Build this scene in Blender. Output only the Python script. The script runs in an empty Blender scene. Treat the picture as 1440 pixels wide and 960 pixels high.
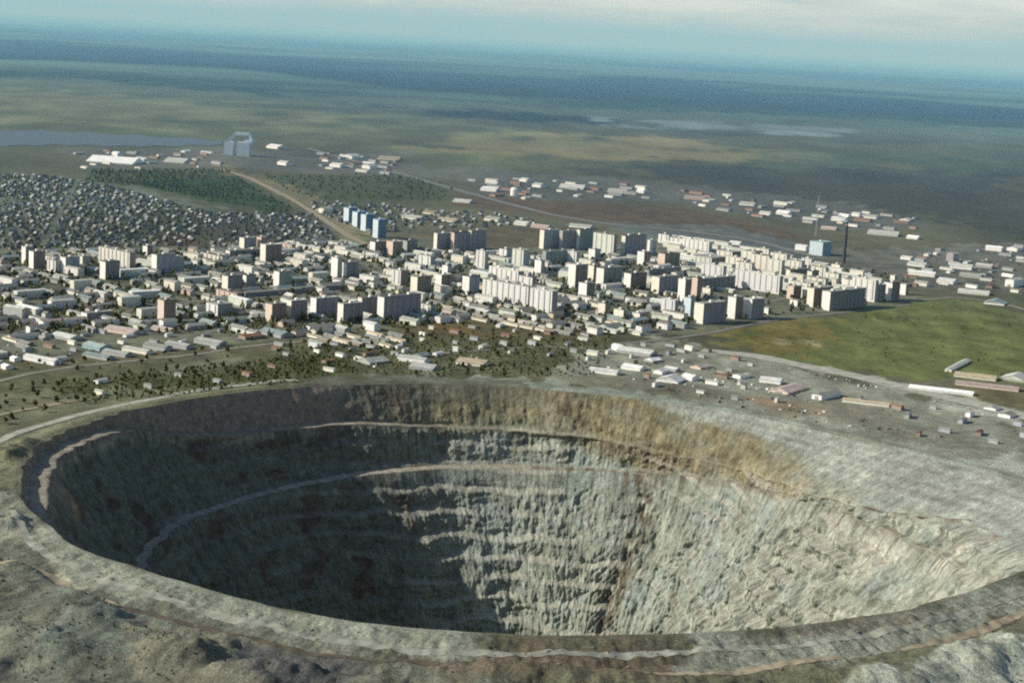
import bpy, math, random
import numpy as np
from mathutils import Vector, Matrix

random.seed(7)
rng = np.random.default_rng(7)
S = bpy.context.scene
COL = S.collection
R = math.radians

# ------------------------------------------------------------------ camera
CAM_H, FPX, PITCH, ROLL = 400.0, 2500.0, 9.66, 3.1
cam = bpy.data.cameras.new("camera")
cam.sensor_width = 36.0
cam.lens = 36.0 * FPX / 1440.0
cam.clip_start = 1.0
cam.clip_end = 600000.0
camo = bpy.data.objects.new("camera", cam)
COL.objects.link(camo)
RM = Matrix.Rotation(R(90 - PITCH), 3, 'X') @ Matrix.Rotation(R(ROLL), 3, 'Z')
camo.matrix_world = Matrix.Translation((0, 0, CAM_H)) @ RM.to_4x4()
S.camera = camo
RMn = np.array(RM)


def at(px, py, z=0.0):
    """Survey helper: where the sight line through a point of the photograph meets the level z."""
    d = RM @ Vector(((px - 720) / FPX, -(py - 480) / FPX, -1.0))
    k = (z - CAM_H) / d.z if d.z < -0.0025 else (z - CAM_H) / -0.0025
    return (d.x * k, d.y * k, z)


def ppm(x, y, z=0.0):
    """Photograph pixels per metre at a place."""
    v = RMn.T @ np.array([x, y, z - CAM_H])
    return FPX / -v[2]


# ------------------------------------------------------------------ numpy noise
_perm = rng.permutation(4096).astype(np.int32)
_ga = rng.uniform(0, 2 * np.pi, 4096)
_gx, _gy = np.cos(_ga).astype(np.float32), np.sin(_ga).astype(np.float32)


def gnoise(x, y, seed=0.0):
    """2-D gradient noise, about -1..1; seed picks another pattern."""
    x = np.asarray(x, dtype=np.float32)
    y = np.asarray(y, dtype=np.float32)
    x, y = np.broadcast_arrays(x, y)
    k = int(seed * 37) & 4095
    xi, yi = np.floor(x).astype(np.int32), np.floor(y).astype(np.int32)
    xf, yf = x - xi, y - yi
    u = xf * xf * xf * (xf * (xf * 6 - 15) + 10)
    v = yf * yf * yf * (yf * (yf * 6 - 15) + 10)
    pa, pb = _perm[xi & 4095], _perm[(xi + 1) & 4095]
    y0, y1 = yi + k, yi + 1 + k

    def corner(p, yy, fx, fy):
        q = _perm[(p + yy) & 4095]
        return _gx[q] * fx + _gy[q] * fy
    n0 = corner(pa, y0, xf, yf)
    n0 = n0 + u * (corner(pb, y0, xf - 1, yf) - n0)
    n1 = corner(pa, y1, xf, yf - 1)
    n1 = n1 + u * (corner(pb, y1, xf - 1, yf - 1) - n1)
    return (n0 + v * (n1 - n0)) * 1.5


def fbm(x, y, seed=0.0, octaves=4, gain=0.5):
    s, a, f = 0.0, 1.0, 1.0
    for o in range(octaves):
        s = s + a * gnoise(np.asarray(x) * f + o * 17.3, np.asarray(y) * f + o * 9.1, seed + 1.7 * o)
        a *= gain
        f *= 2.03
    return s


def sstep(a, b, x):
    t = np.clip((np.asarray(x, dtype=np.float64) - a) / (b - a), 0, 1)
    return t * t * (3 - 2 * t)


# ------------------------------------------------------------------ pit outline
RIM_PX = [(60, 622), (150, 586), (250, 564), (330, 552), (400, 546), (500, 541), (600, 539), (700, 542), (800, 551),
          (900, 560), (1000, 572), (1080, 586), (1150, 602), (1230, 622), (1320, 645), (1400, 664), (1480, 690), (1545, 725), (1550, 755), (1510, 782),
          (1440, 803), (1380, 822), (1320, 843), (1280, 856), (1200, 868), (1100, 880), (1000, 887), (900, 892), (800, 893), (700, 890),
          (600, 883), (500, 873), (400, 855), (300, 830), (200, 798), (140, 781), (95, 760), (60, 732), (36, 706), (26, 683), (34, 655)]
rim_w = np.array([at(*p)[:2] for p in RIM_PX])
PC = np.array([(rim_w[:, 0].min() + rim_w[:, 0].max()) / 2, (rim_w[:, 1].min() + rim_w[:, 1].max()) / 2])
_th = np.arctan2(rim_w[:, 1] - PC[1], rim_w[:, 0] - PC[0]) % (2 * np.pi)
_r = np.hypot(rim_w[:, 0] - PC[0], rim_w[:, 1] - PC[1])
_o = np.argsort(_th)
_th, _r = _th[_o], _r[_o]
_tt = np.concatenate([_th - 2 * np.pi, _th, _th + 2 * np.pi])
_rr = np.concatenate([_r, _r, _r])
_fine = np.linspace(-np.pi, 3 * np.pi, 2880)
_fr = np.interp(_fine, _tt, _rr)
_k = np.hanning(31)
_k /= _k.sum()
_fr = np.convolve(np.pad(_fr, 15, mode='edge'), _k, mode='valid')


def r_rim(th):
    return np.interp(np.asarray(th) % (2 * np.pi), _fine, _fr)


DEPTH = 335.0
WALL = 0.80            # mean horizontal run per metre of depth


def extra_run(th, t):
    """The dumped slope on the right side is gentler: extra horizontal run over the first 42 m."""
    dg = np.degrees(np.asarray(th)) % 360
    dg = np.where(dg > 250, dg - 360, dg)
    w = sstep(-28, 0, dg) * (1 - sstep(22, 88, dg))
    return 62.0 * w * np.clip(np.asarray(t) / 42.0, 0, 1)


def ray_on_wall(px, py):
    """Where a sight line meets the mean pit wall: returns (theta, depth)."""
    d = np.array(RM @ Vector(((px - 720) / FPX, -(py - 480) / FPX, -1.0)))
    k = np.linspace(CAM_H / -d[2] * 0.98, (CAM_H + DEPTH) / -d[2], 6000)
    x, y, z = d[0] * k, d[1] * k, CAM_H + d[2] * k
    th = np.arctan2(y - PC[1], x - PC[0])
    r = np.hypot(x - PC[0], y - PC[1])
    inside = (z < 0) & (r_rim(th) - r < -z * WALL + extra_run(th, -z)) & (y > PC[1] - 150)
    i = int(np.argmax(inside)) if inside.any() else len(k) - 1
    return float(th[i] % (2 * np.pi)), float(max(0.0, -z[i]))


def wall_curve(pts, left_end=None, right_end=None):
    """A depth per theta from points on the photographed wall; constant past its ends."""
    q = sorted(ray_on_wall(*p) for p in pts)
    t = np.array([a for a, b in q])
    z = np.array([b for a, b in q])
    return lambda th: np.interp(th, t, z)


C1 = wall_curve([(18, 702), (35, 682), (60, 662), (85, 650), (110, 642), (150, 628), (210, 614), (320, 612), (420, 600), (500, 594), (600, 598), (700, 602), (820, 612), (950, 640), (1080, 672), (1160, 700), (1260, 722), (1360, 730)])
C2 = wall_curve([(195, 805), (205, 780), (235, 745), (300, 715), (400, 686), (470, 672), (520, 664), (600, 657), (700, 655), (800, 660),
                 (900, 663), (1000, 673), (1080, 690), (1150, 706), (1230, 738), (1290, 768), (1340, 790)])

# ------------------------------------------------------------------ materials
def new_mat(name):
    m = bpy.data.materials.new(name)
    m.use_nodes = True
    nt = m.node_tree
    b = nt.nodes["Principled BSDF"]
    b.inputs["Roughness"].default_value = 0.9
    b.inputs["Specular IOR Level"].default_value = 0.15
    return m, nt, b


def node(nt, kind, **kw):
    n = nt.nodes.new(kind)
    for k, v in kw.items():
        if k in n.inputs:
            n.inputs[k].default_value = v
        else:
            setattr(n, k, v)
    return n


def terrain_mat(name, layers, bump=0.0, bump_scale=0.2, bump_dist=1.0, stretch=None):
    """Vertex albedo times several world-space noises: layers = (scale, low, high)."""
    m, nt, b = new_mat(name)
    att = node(nt, "ShaderNodeAttribute", attribute_name="albedo")
    tc = node(nt, "ShaderNodeTexCoord")
    src = tc.outputs["Object"]
    if stretch:
        mp = node(nt, "ShaderNodeMapping")
        mp.inputs["Scale"].default_value = stretch
        nt.links.new(src, mp.inputs["Vector"])
        src = mp.outputs["Vector"]
    cur = att.outputs["Color"]
    for sc, lo, hi in layers:
        n = node(nt, "ShaderNodeTexNoise", Scale=sc, Detail=4.0, Roughness=0.65)
        nt.links.new(src, n.inputs["Vector"])
        r = node(nt, "ShaderNodeMapRange")
        r.inputs["From Min"].default_value, r.inputs["From Max"].default_value = 0.3, 0.7
        r.inputs["To Min"].default_value, r.inputs["To Max"].default_value = lo, hi
        nt.links.new(n.outputs["Fac"], r.inputs["Value"])
        mx = node(nt, "ShaderNodeVectorMath", operation='SCALE')
        nt.links.new(cur, mx.inputs[0])
        nt.links.new(r.outputs["Result"], mx.inputs["Scale"])
        cur = mx.outputs["Vector"]
    nt.links.new(cur, b.inputs["Base Color"])
    if bump:
        n = node(nt, "ShaderNodeTexNoise", Scale=bump_scale, Detail=6.0, Roughness=0.7)
        nt.links.new(src, n.inputs["Vector"])
        bp = node(nt, "ShaderNodeBump", Strength=bump, Distance=bump_dist)
        nt.links.new(n.outputs["Fac"], bp.inputs["Height"])
        nt.links.new(bp.outputs["Normal"], b.inputs["Normal"])
    return m


def mesh_from_grid(name, P, closed=True, albedo=None, mat=None):
    """P: rows x cols x 3 vertex grid -> one smooth mesh, columns joined end to end when closed."""
    nr, nc = P.shape[:2]
    me = bpy.data.meshes.new(name)
    me.vertices.add(nr * nc)
    me.vertices.foreach_set("co", P.reshape(-1).astype(np.float32))
    i = np.arange(nr - 1)[:, None]
    j = np.arange(nc if closed else nc - 1)[None, :]
    j2 = (j + 1) % nc
    q = np.stack([i * nc + j, i * nc + j2, (i + 1) * nc + j2, (i + 1) * nc + j], -1).reshape(-1, 4)
    me.loops.add(q.size)
    me.loops.foreach_set("vertex_index", q.reshape(-1).astype(np.int32))
    me.polygons.add(len(q))
    me.polygons.foreach_set("loop_start", np.arange(0, q.size, 4, dtype=np.int32))
    me.update(calc_edges=True)
    me.polygons.foreach_set("use_smooth", np.ones(len(q), dtype=bool))
    if albedo is not None:
        a = me.attributes.new("albedo", 'FLOAT_COLOR', 'POINT')
        c = np.concatenate([albedo.reshape(-1, 3), np.ones((nr * nc, 1))], 1)
        a.data.foreach_set("color", c.reshape(-1).astype(np.float32))
    o = bpy.data.objects.new(name, me)
    COL.objects.link(o)
    if mat:
        me.materials.append(mat)
    return o


# ------------------------------------------------------------------ ground relief
def mound(px, py, rx, ry, h, rot=0.0):
    x, y, _ = at(px, py)
    return (x, y, rx, ry, h, R(rot))


MOUNDS = [mound(120, 868, 34, 22, 11, -20), mound(60, 905, 26, 20, 6), mound(255, 925, 30, 22, 12, 30), mound(330, 965, 40, 20, 10),
          mound(300, 905, 16, 12, 5), mound(405, 950, 26, 16, 9, -15), mound(520, 975, 34, 16, 7), mound(30, 800, 22, 16, 5),
          mound(1285, 862, 26, 14, 5, 15), mound(1360, 935, 40, 22, 9, 20), mound(1230, 955, 50, 18, 6), mound(1430, 915, 26, 20, 8),
          mound(820, 950, 60, 14, 5), mound(690, 940, 30, 12, 4), mound(20, 640, 26, 24, 9), mound(45, 625, 16, 14, 6), mound(5, 735, 22, 22, 8), mound(10, 690, 16, 14, 5)]


def gh(x, y):
    """Height of the ground outside the pit."""
    x, y = np.asarray(x, float), np.asarray(y, float)
    th = np.arctan2(y - PC[1], x - PC[0])
    d = np.maximum(0, np.hypot(x - PC[0], y - PC[1]) - r_rim(th))
    near = 1 - sstep(-0.25, 0.12, np.sin(th))            # the side towards the camera
    wob = 6 * gnoise(th * 9, d / 90)
    dd = d + wob
    lip = 0.8 * sstep(0, 4, d) - 6.0 * np.clip(dd / 52.0, 0, 1)
    bank = 5.0 * sstep(58, 66, dd)
    z = near * (lip + bank)
    far = 1 - near
    z = z + far * (1.6 * sstep(0, 8, d) * (1 - sstep(10, 26, d)))
    deg = np.degrees(th)
    ap = sstep(-25, 5, deg) * (1 - sstep(55, 85, deg))
    z = z - ap * 3.0 * (1 - sstep(0, 60, d + 10 * gnoise(th * 12, d / 60, 2.0)))
    rough = np.exp(-d / 420.0) * sstep(0, 14, d)
    z = z + rough * (0.5 + near * 1.0) * (1.6 * fbm(x / 46, y / 46, octaves=5) + near * 0.8 * fbm(x / 9, y / 9, 4.0, octaves=3) + near * 0.45 * fbm(th * 60, d / 45, 6.0, octaves=3) + near * sstep(64, 100, dd) * 5.0 * fbm(x / 60 + 5, y / 60, octaves=3))
    er_ = near * sstep(62, 90, dd) * np.exp(-d / 500.0)
    z = z + er_ * (2.6 * (0.4 - np.abs(gnoise(x / 24, y / 24, 1.0))) + 1.3 * (0.4 - np.abs(gnoise(x / 9, y / 9, 2.0))))
    for mx, my, rx, ry, h, a in MOUNDS:
        u = ((x - mx) * math.cos(a) + (y - my) * math.sin(a)) / rx
        v = (-(x - mx) * math.sin(a) + (y - my) * math.cos(a)) / ry
        q = u * u + v * v
        if np.size(q) > 1 and q.min() > 9:
            continue
        z = z + h * np.exp(-q * q * 0.6 - q * 0.4) * (1 + 0.3 * gnoise(x / 14, y / 14) + 0.16 * gnoise(x / 6, y / 6, 2.0)) * sstep(2, 20, d)
    dist = np.hypot(x, y)
    z = z + sstep(7000, 16000, dist) * 26.0 * fbm(x / 5200, y / 5200, octaves=3)
    return z


# ------------------------------------------------------------------ angles shared by pit and ground
ths = []
for a0, a1, n in ((-10, 190, 1300), (190, 350, 980)):
    ths.append(np.linspace(R(a0), R(a1), n, endpoint=False))
TH = np.concatenate(ths)
NT = len(TH)
rim_jit = 3.0 * fbm(np.cos(TH) * 7, np.sin(TH) * 7, octaves=4) + (1 - sstep(0.1, 0.5, np.abs(TH - R(172)))) * 5 * gnoise(np.cos(TH) * 22, np.sin(TH) * 22)
RR = r_rim(TH) + rim_jit
CT, SN = np.cos(TH), np.sin(TH)


def build_pit():
    z1 = C1(TH % (2 * np.pi))
    z2 = np.maximum(C2(TH % (2 * np.pi)), z1 + 6)
    near = 1 - sstep(-0.3, 0.0, SN)
    z1 = z1 * (1 - near) + 40 * near
    z2 = z2 * (1 - near) + 95 * near
    z1 = np.maximum(z1 + 1.2 * gnoise(TH * 14, 3.0), 5)
    lw = sstep(148, 166, np.degrees(TH)) * (1 - sstep(196, 210, np.degrees(TH)))
    z1 = z1 * (1 - lw) + lw * (8.5 + 1.5 * gnoise(TH * 20, 12.0))
    gap = np.maximum(0.8 * (z2 - z1), 2)
    w1 = np.minimum(11.0 + 3 * gnoise(TH * 6, 8.0), 0.5 * gap) * (0.75 + 0.25 * np.cos(TH - 1.9))
    dg = np.degrees(TH)
    w1 = np.minimum(w1, 0.6 * WALL * z1) * (0.22 + 0.78 * sstep(62, 96, dg) + 0.25 * (1 - sstep(36, 46, dg)))
    w2 = np.minimum(15.0 - 6.0 * sstep(115, 150, np.degrees(TH)) + 0.8 * gnoise(TH * 5, 5.0), 0.8 * gap) * (0.16 + 0.84 * sstep(44, 100, dg))
    w1 = w1 * (1 - lw) + 20.0 * lw
    o1_ = np.maximum(WALL * z1 - w1 / 2, 0.35 * z1)
    i1_ = o1_ + w1
    t_rows, in_rows, kind = [], [], []

    def seg(t0, i0, t1, i1, n, k):
        for q in np.arange(n) / n:
            t_rows.append(t0 + (t1 - t0) * q)
            in_rows.append(i0 + (i1 - i0) * q)
            kind.append((k, q))
    o = np.zeros(NT)
    seg(o, o, z1, o1_, 44, 0)
    seg(z1, o1_, z1 + 0.5, i1_, 7, 1)
    seg(z1 + 0.5, i1_, z2, WALL * z2 - w2 / 2, 56, 2)
    seg(z2, WALL * z2 - w2 / 2, z2 + 0.4, WALL * z2 + w2 / 2, 8, 3)
    seg(z2 + 0.4, WALL * z2 + w2 / 2, o + DEPTH, o + WALL * DEPTH, 230, 4)
    t = np.array(t_rows)
    ins = np.array(in_rows) + extra_run(TH[None, :] + 0 * np.array(t_rows), np.array(t_rows))
    K = np.array([k for k, q in kind])[:, None] + np.zeros((1, NT))
    Q = np.array([q for k, q in kind])[:, None] + np.zeros((1, NT))
    T, A = t, TH[None, :] + 0 * t
    arc = A * 430.0
    # soft weighting: no cuts at bench edges
    edge = np.where((K == 1) | (K == 3), 0.0, np.minimum(sstep(0, 0.12, Q), np.where(K == 4, 1, 1 - sstep(0.88, 1.0, Q))))
    # vertical gullies, buttresses, small broken benches
    ridg = 1 - np.abs(gnoise(arc / 26, T / 120, 4.0)) * 2
    ridg2 = 1 - np.abs(gnoise(arc / 9, T / 45, 9.0)) * 2
    big = fbm(arc / 95, T / 110, 2.0, octaves=3)
    fine = fbm(arc / 5, T / 9, 6.0, octaves=3)
    amp = edge * (0.35 + 0.65 * sstep(0, 60, T))
    blocky = fbm(arc / 16, T / 13, 14.0, octaves=4)
    disp = amp * (4.5 * big + 0.8 * ridg + 0.4 * ridg2 + 1.0 * fine + (2.6 + 2.2 * (1 - sstep(30, 62, np.degrees(A)))) * blocky)
    per = 21.0
    rt = 1 - sstep(50, 90, np.degrees(A))
    ph = (T + 8 * fbm(arc / 130, T / 90, 12.0, octaves=3) + 0.22 * rt * (arc - 500)) / per
    fr = ph - np.floor(ph)
    step = sstep(0.72, 0.98, fr) - fr
    msk = sstep(-0.55, 0.15, fbm(arc / 110, T / 70, 21.0, octaves=2))
    disp = disp + np.where(K == 4, 1.0, 0.45 * (K == 2)) * edge * 6.0 * step * msk * (1.7 + 0.9 * (1 - sstep(40, 66, np.degrees(A))))
    ph3 = (T + 3 * gnoise(arc / 40, T / 30, 31.0) + 0.3 * rt * arc) / 7.0
    fr3 = ph3 - np.floor(ph3)
    disp = disp + np.where(K == 4, 1.0, 0.6 * (K == 2)) * edge * 2.2 * (sstep(0.7, 0.98, fr3) - fr3) * sstep(-0.2, 0.5, gnoise(arc / 60, T / 50, 44.0))
    # the long brown gully, and the spur at the left end
    g = sorted(ray_on_wall(*p) for p in [(893, 664), (905, 712), (884, 770), (866, 820), (848, 872)])
    g = sorted(g, key=lambda q: q[1])
    gth = np.interp(T, [b for a, b in g], [a for a, b in g])
    gd = (A - gth) * (RR[None, :] - ins)
    gw = 5.0 + 3 * gnoise(T / 14, arc / 60)
    gin = (T > g[0][1]) * (T < g[-1][1] + 20)
    gully = np.exp(-(gd / gw) ** 2) * gin
    disp = disp - 4.0 * gully * edge
    sp = ray_on_wall(72, 706)
    spur = np.exp(-((A - sp[0]) * 430 / 16) ** 2 - ((T - sp[1]) / 16) ** 2)
    disp = disp + 11 * spur * (edge > 0)
    r = np.maximum(RR[None, :] - ins - disp, 40)
    z0 = gh(PC[0] + RR * CT, PC[1] + RR * SN)
    Z = -T + z0[None, :] * np.maximum(0, 1 - T / 20)
    Z = Z + np.where(K == 4, 1, 0.3) * edge * 0.8 * fbm(arc / 7, T / 7, 3.0, octaves=2)
    # bottom
    tail_r = np.stack([r[-1] * f for f in (0.97, 0.8, 0.5, 0.2, 0.0)])
    tail_z = np.stack([Z[-1] * 0 - DEPTH - k for k in (1.5, 5, 7, 8, 8)])
    P = np.stack([PC[0] + np.vstack([r, tail_r]) * CT, PC[1] + np.vstack([r, tail_r]) * SN, np.vstack([Z, tail_z])], -1)

    # ---- albedo
    deg = np.degrees(A) % 360
    c = lambda *v: np.array(v)[None, None, :]
    mix = lambda a, b, f: a + (b - a) * np.clip(f, 0, 1)[..., None]
    rgt = 1 - sstep(40, 85, np.where(deg > 300, deg - 360, deg))
    sk = T * 0.55 * rgt
    st1 = 0.5 * fbm(arc / 7, T / 40, 51.0, octaves=4) * (1 - 0.95 * rgt) + 0.55 * fbm((arc + sk) / 22, T / 12, 53.0, octaves=5)
    st2 = fbm(arc / 50, T / 32, 57.0, octaves=5)
    st3 = 0.5 * fbm(arc / 2.5, T / 12, 63.0, octaves=3) * (1 - rgt) + 0.6 * fbm(arc / 5, T / 4, 66.0, octaves=4)
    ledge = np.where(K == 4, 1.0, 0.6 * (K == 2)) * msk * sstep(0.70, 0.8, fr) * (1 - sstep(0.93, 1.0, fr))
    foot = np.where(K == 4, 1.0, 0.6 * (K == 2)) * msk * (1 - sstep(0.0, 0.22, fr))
    col = c(0.245, 0.27, 0.215) + np.zeros(T.shape + (1,))
    col = mix(col, c(0.365, 0.395, 0.32), 0.5 + 0.9 * st2)
    col = mix(col, c(0.15, 0.165, 0.13), 0.9 * st1 - 0.15)
    right = 1 - sstep(15, 62, np.where(deg > 300, deg - 360, deg))
    col = mix(col, c(0.48, 0.475, 0.385), right * (0.45 + 0.6 * st2))
    tealp = sstep(-0.05, 0.5, fbm(arc / 90, T / 60, 70.0, octaves=3))
    col = mix(col, c(0.29, 0.345, 0.31), 0.55 * tealp)
    # upper ochre beds
    zo = np.where(deg > 92, z1[None, :], z1 + (z2 - z1) * sstep(92, 70, deg)) * 1.0
    zo = zo + 7 * st2
    och = (1 - sstep(-6, 8, T - zo)) * sstep(16, 50, deg + 14 * st2) * (1 - sstep(118, 126, deg)) * (1 - (deg > 300))
    o1 = mix(c(0.275, 0.235, 0.135) + np.zeros(T.shape + (1,)), c(0.13, 0.11, 0.06), 0.45 + 1.3 * st1)
    o1 = mix(o1, c(0.34, 0.31, 0.2), 0.5 * sstep(0.1, 0.6, st2))
    blot = sstep(-0.1, 0.45, fbm(arc / 60, T / 26, 75.0, octaves=4))
    o1 = mix(o1, c(0.22, 0.225, 0.16) + np.zeros(T.shape + (1,)), 0.45 * blot)
    gol = np.exp(-((deg - 36) / 7) ** 2)
    o1 = mix(o1, c(0.37, 0.325, 0.21), 0.7 * gol)
    top = (1 - sstep(12, 26, T)) * sstep(84, 96, deg)
    o1 = mix(o1, c(0.15, 0.14, 0.10), 0.7 * top)
    col = mix(col, o1, 0.92 * och)
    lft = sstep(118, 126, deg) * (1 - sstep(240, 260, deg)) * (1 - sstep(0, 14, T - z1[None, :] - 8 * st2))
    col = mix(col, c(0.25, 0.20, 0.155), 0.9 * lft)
    left_shade = sstep(95, 128, deg) * (1 - sstep(240, 260, deg)) * (1 - lft)
    col = mix(col, c(0.12, 0.125, 0.10), 0.78 * left_shade)  # shadow on the left wall deepened in the albedo
    # red and black seams in the shade
    seam = sstep(0.25, 0.6, fbm(arc / 45, T / 30, 80.0, octaves=3)) * left_shade
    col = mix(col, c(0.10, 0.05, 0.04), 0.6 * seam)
    # dark run-off streaks under the benches
    run = sstep(0.12, 0.42, fbm(arc / 5, T / 90, 90.0, octaves=3)) * np.where(K == 2, 1 - 0.5 * Q, np.where(K == 4, np.exp(-Q * 5), 0))
    col = mix(col, c(0.12, 0.105, 0.08), 0.75 * run)
    col = mix(col, c(0.43, 0.415, 0.335) + np.zeros(T.shape + (1,)), (0.6 + 0.25 * rgt) * ledge * (1 - 0.7 * left_shade))
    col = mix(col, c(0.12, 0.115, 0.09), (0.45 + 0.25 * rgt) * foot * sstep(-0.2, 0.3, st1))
    # benches and haul road
    ben = c(0.40, 0.36, 0.27) + np.zeros(T.shape + (1,))
    ben = mix(ben, c(0.25, 0.24, 0.19), 0.4 + 0.8 * st2)
    col = mix(col, ben, np.where((K == 1) | (K == 3), 0.9, 0.0) * (0.25 + 0.75 * sstep(60, 95, deg)))
    col = mix(col, c(0.42, 0.38, 0.31) + np.zeros(T.shape + (1,)), np.where(K == 3, 0.9, 0) * sstep(100, 125, deg))
    brn = np.where((K == 1) & (deg < 44), 1, 0) * sstep(-0.1, 0.3, gnoise(arc / 30, 2.0)) + np.where((K == 2) & (deg < 48), (1 - sstep(0, .25, Q)), 0) * sstep(-0.1, 0.4, gnoise(arc / 22, 7.0))
    brn = brn + np.where(K == 3, 1, 0) * sstep(60, 78, deg) * (1 - sstep(92, 96, deg)) * sstep(-0.2, 0.3, gnoise(arc / 14, 5.0))
    er = extra_run(A, T * 0 + 42.0) / 62.0
    apr = (1 - sstep(-5, 5, T - 36 * er ** 0.8 - 7 * st2)) * sstep(0.03, 0.12, er)
    col = mix(col, c(0.31, 0.33, 0.28) * (1 + 0.25 * st2 + 0.15 * st1 + 0.3 * gnoise(arc / 170, T / 3.5, 41.0))[..., None], 0.9 * apr)
    col = mix(col, c(0.165, 0.11, 0.075), 0.8 * brn)
    shade_line = np.where((K == 2) & (Q > 0.9), 1.0, np.where(K == 4, np.exp(-T * 0 - (T - z2[None, :]) / 5.0), 0)) * (1 - sstep(52, 64, deg)) * sstep(-0.35, 0.1, gnoise(arc / 18, T / 60, 17.0))
    col = mix(col, c(0.19, 0.165, 0.125), 0.75 * shade_line)  # shading along the right bench edge, painted as a dark brown line
    drip = np.where(K == 4, np.exp(-(T - z2[None, :]) / 16.0), 0) * sstep(58, 64, deg) * (1 - sstep(80, 84, deg)) * sstep(0.0, 0.25, gnoise(arc / 9, 3.0, 23.0))
    col = mix(col, c(0.13, 0.09, 0.06), 0.9 * drip)
    gbrown = np.exp(-((gd + 4) / (gw * 2.3)) ** 2) * gin * sstep(-0.6, 0.2, fbm(arc / 9, T / 16, 15.0, octaves=3))
    col = mix(col, c(0.115, 0.085, 0.058), 0.92 * gbrown)
    col = mix(col, c(0.36, 0.27, 0.16), spur * 0.9)
    col = col * (1 + 0.35 * st3)[..., None]
    col = np.clip(col, 0.03, 0.7)
    alb = np.concatenate([col, np.repeat(col[-1:], 5, 0)], 0)
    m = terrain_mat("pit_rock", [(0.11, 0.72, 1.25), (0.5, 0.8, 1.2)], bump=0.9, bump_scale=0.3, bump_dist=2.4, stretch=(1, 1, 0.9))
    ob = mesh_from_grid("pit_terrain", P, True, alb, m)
    ob["kind"] = "structure"
    return ob


build_pit()


# ------------------------------------------------------------------ ground
def poly_w(px):
    return np.array([at(*p)[:2] for p in px])


def sdist(poly, x, y):
    """Signed distance to a polygon in the ground plane, positive inside."""
    inside = np.zeros(x.shape, bool)
    dmin = np.full(x.shape, 1e18)
    n = len(poly)
    for i in range(n):
        ax, ay = poly[i]
        bx, by = poly[(i + 1) % n]
        ex, ey = bx - ax, by - ay
        L = ex * ex + ey * ey + 1e-9
        q = np.clip(((x - ax) * ex + (y - ay) * ey) / L, 0, 1)
        dmin = np.minimum(dmin, (x - ax - q * ex) ** 2 + (y - ay - q * ey) ** 2)
        cr = ((ay > y) != (by > y)) & (x < ex * (y - ay) / (by - ay + 1e-12) + ax)
        inside ^= cr
    d = np.sqrt(dmin)
    return np.where(inside, d, -d)


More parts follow.
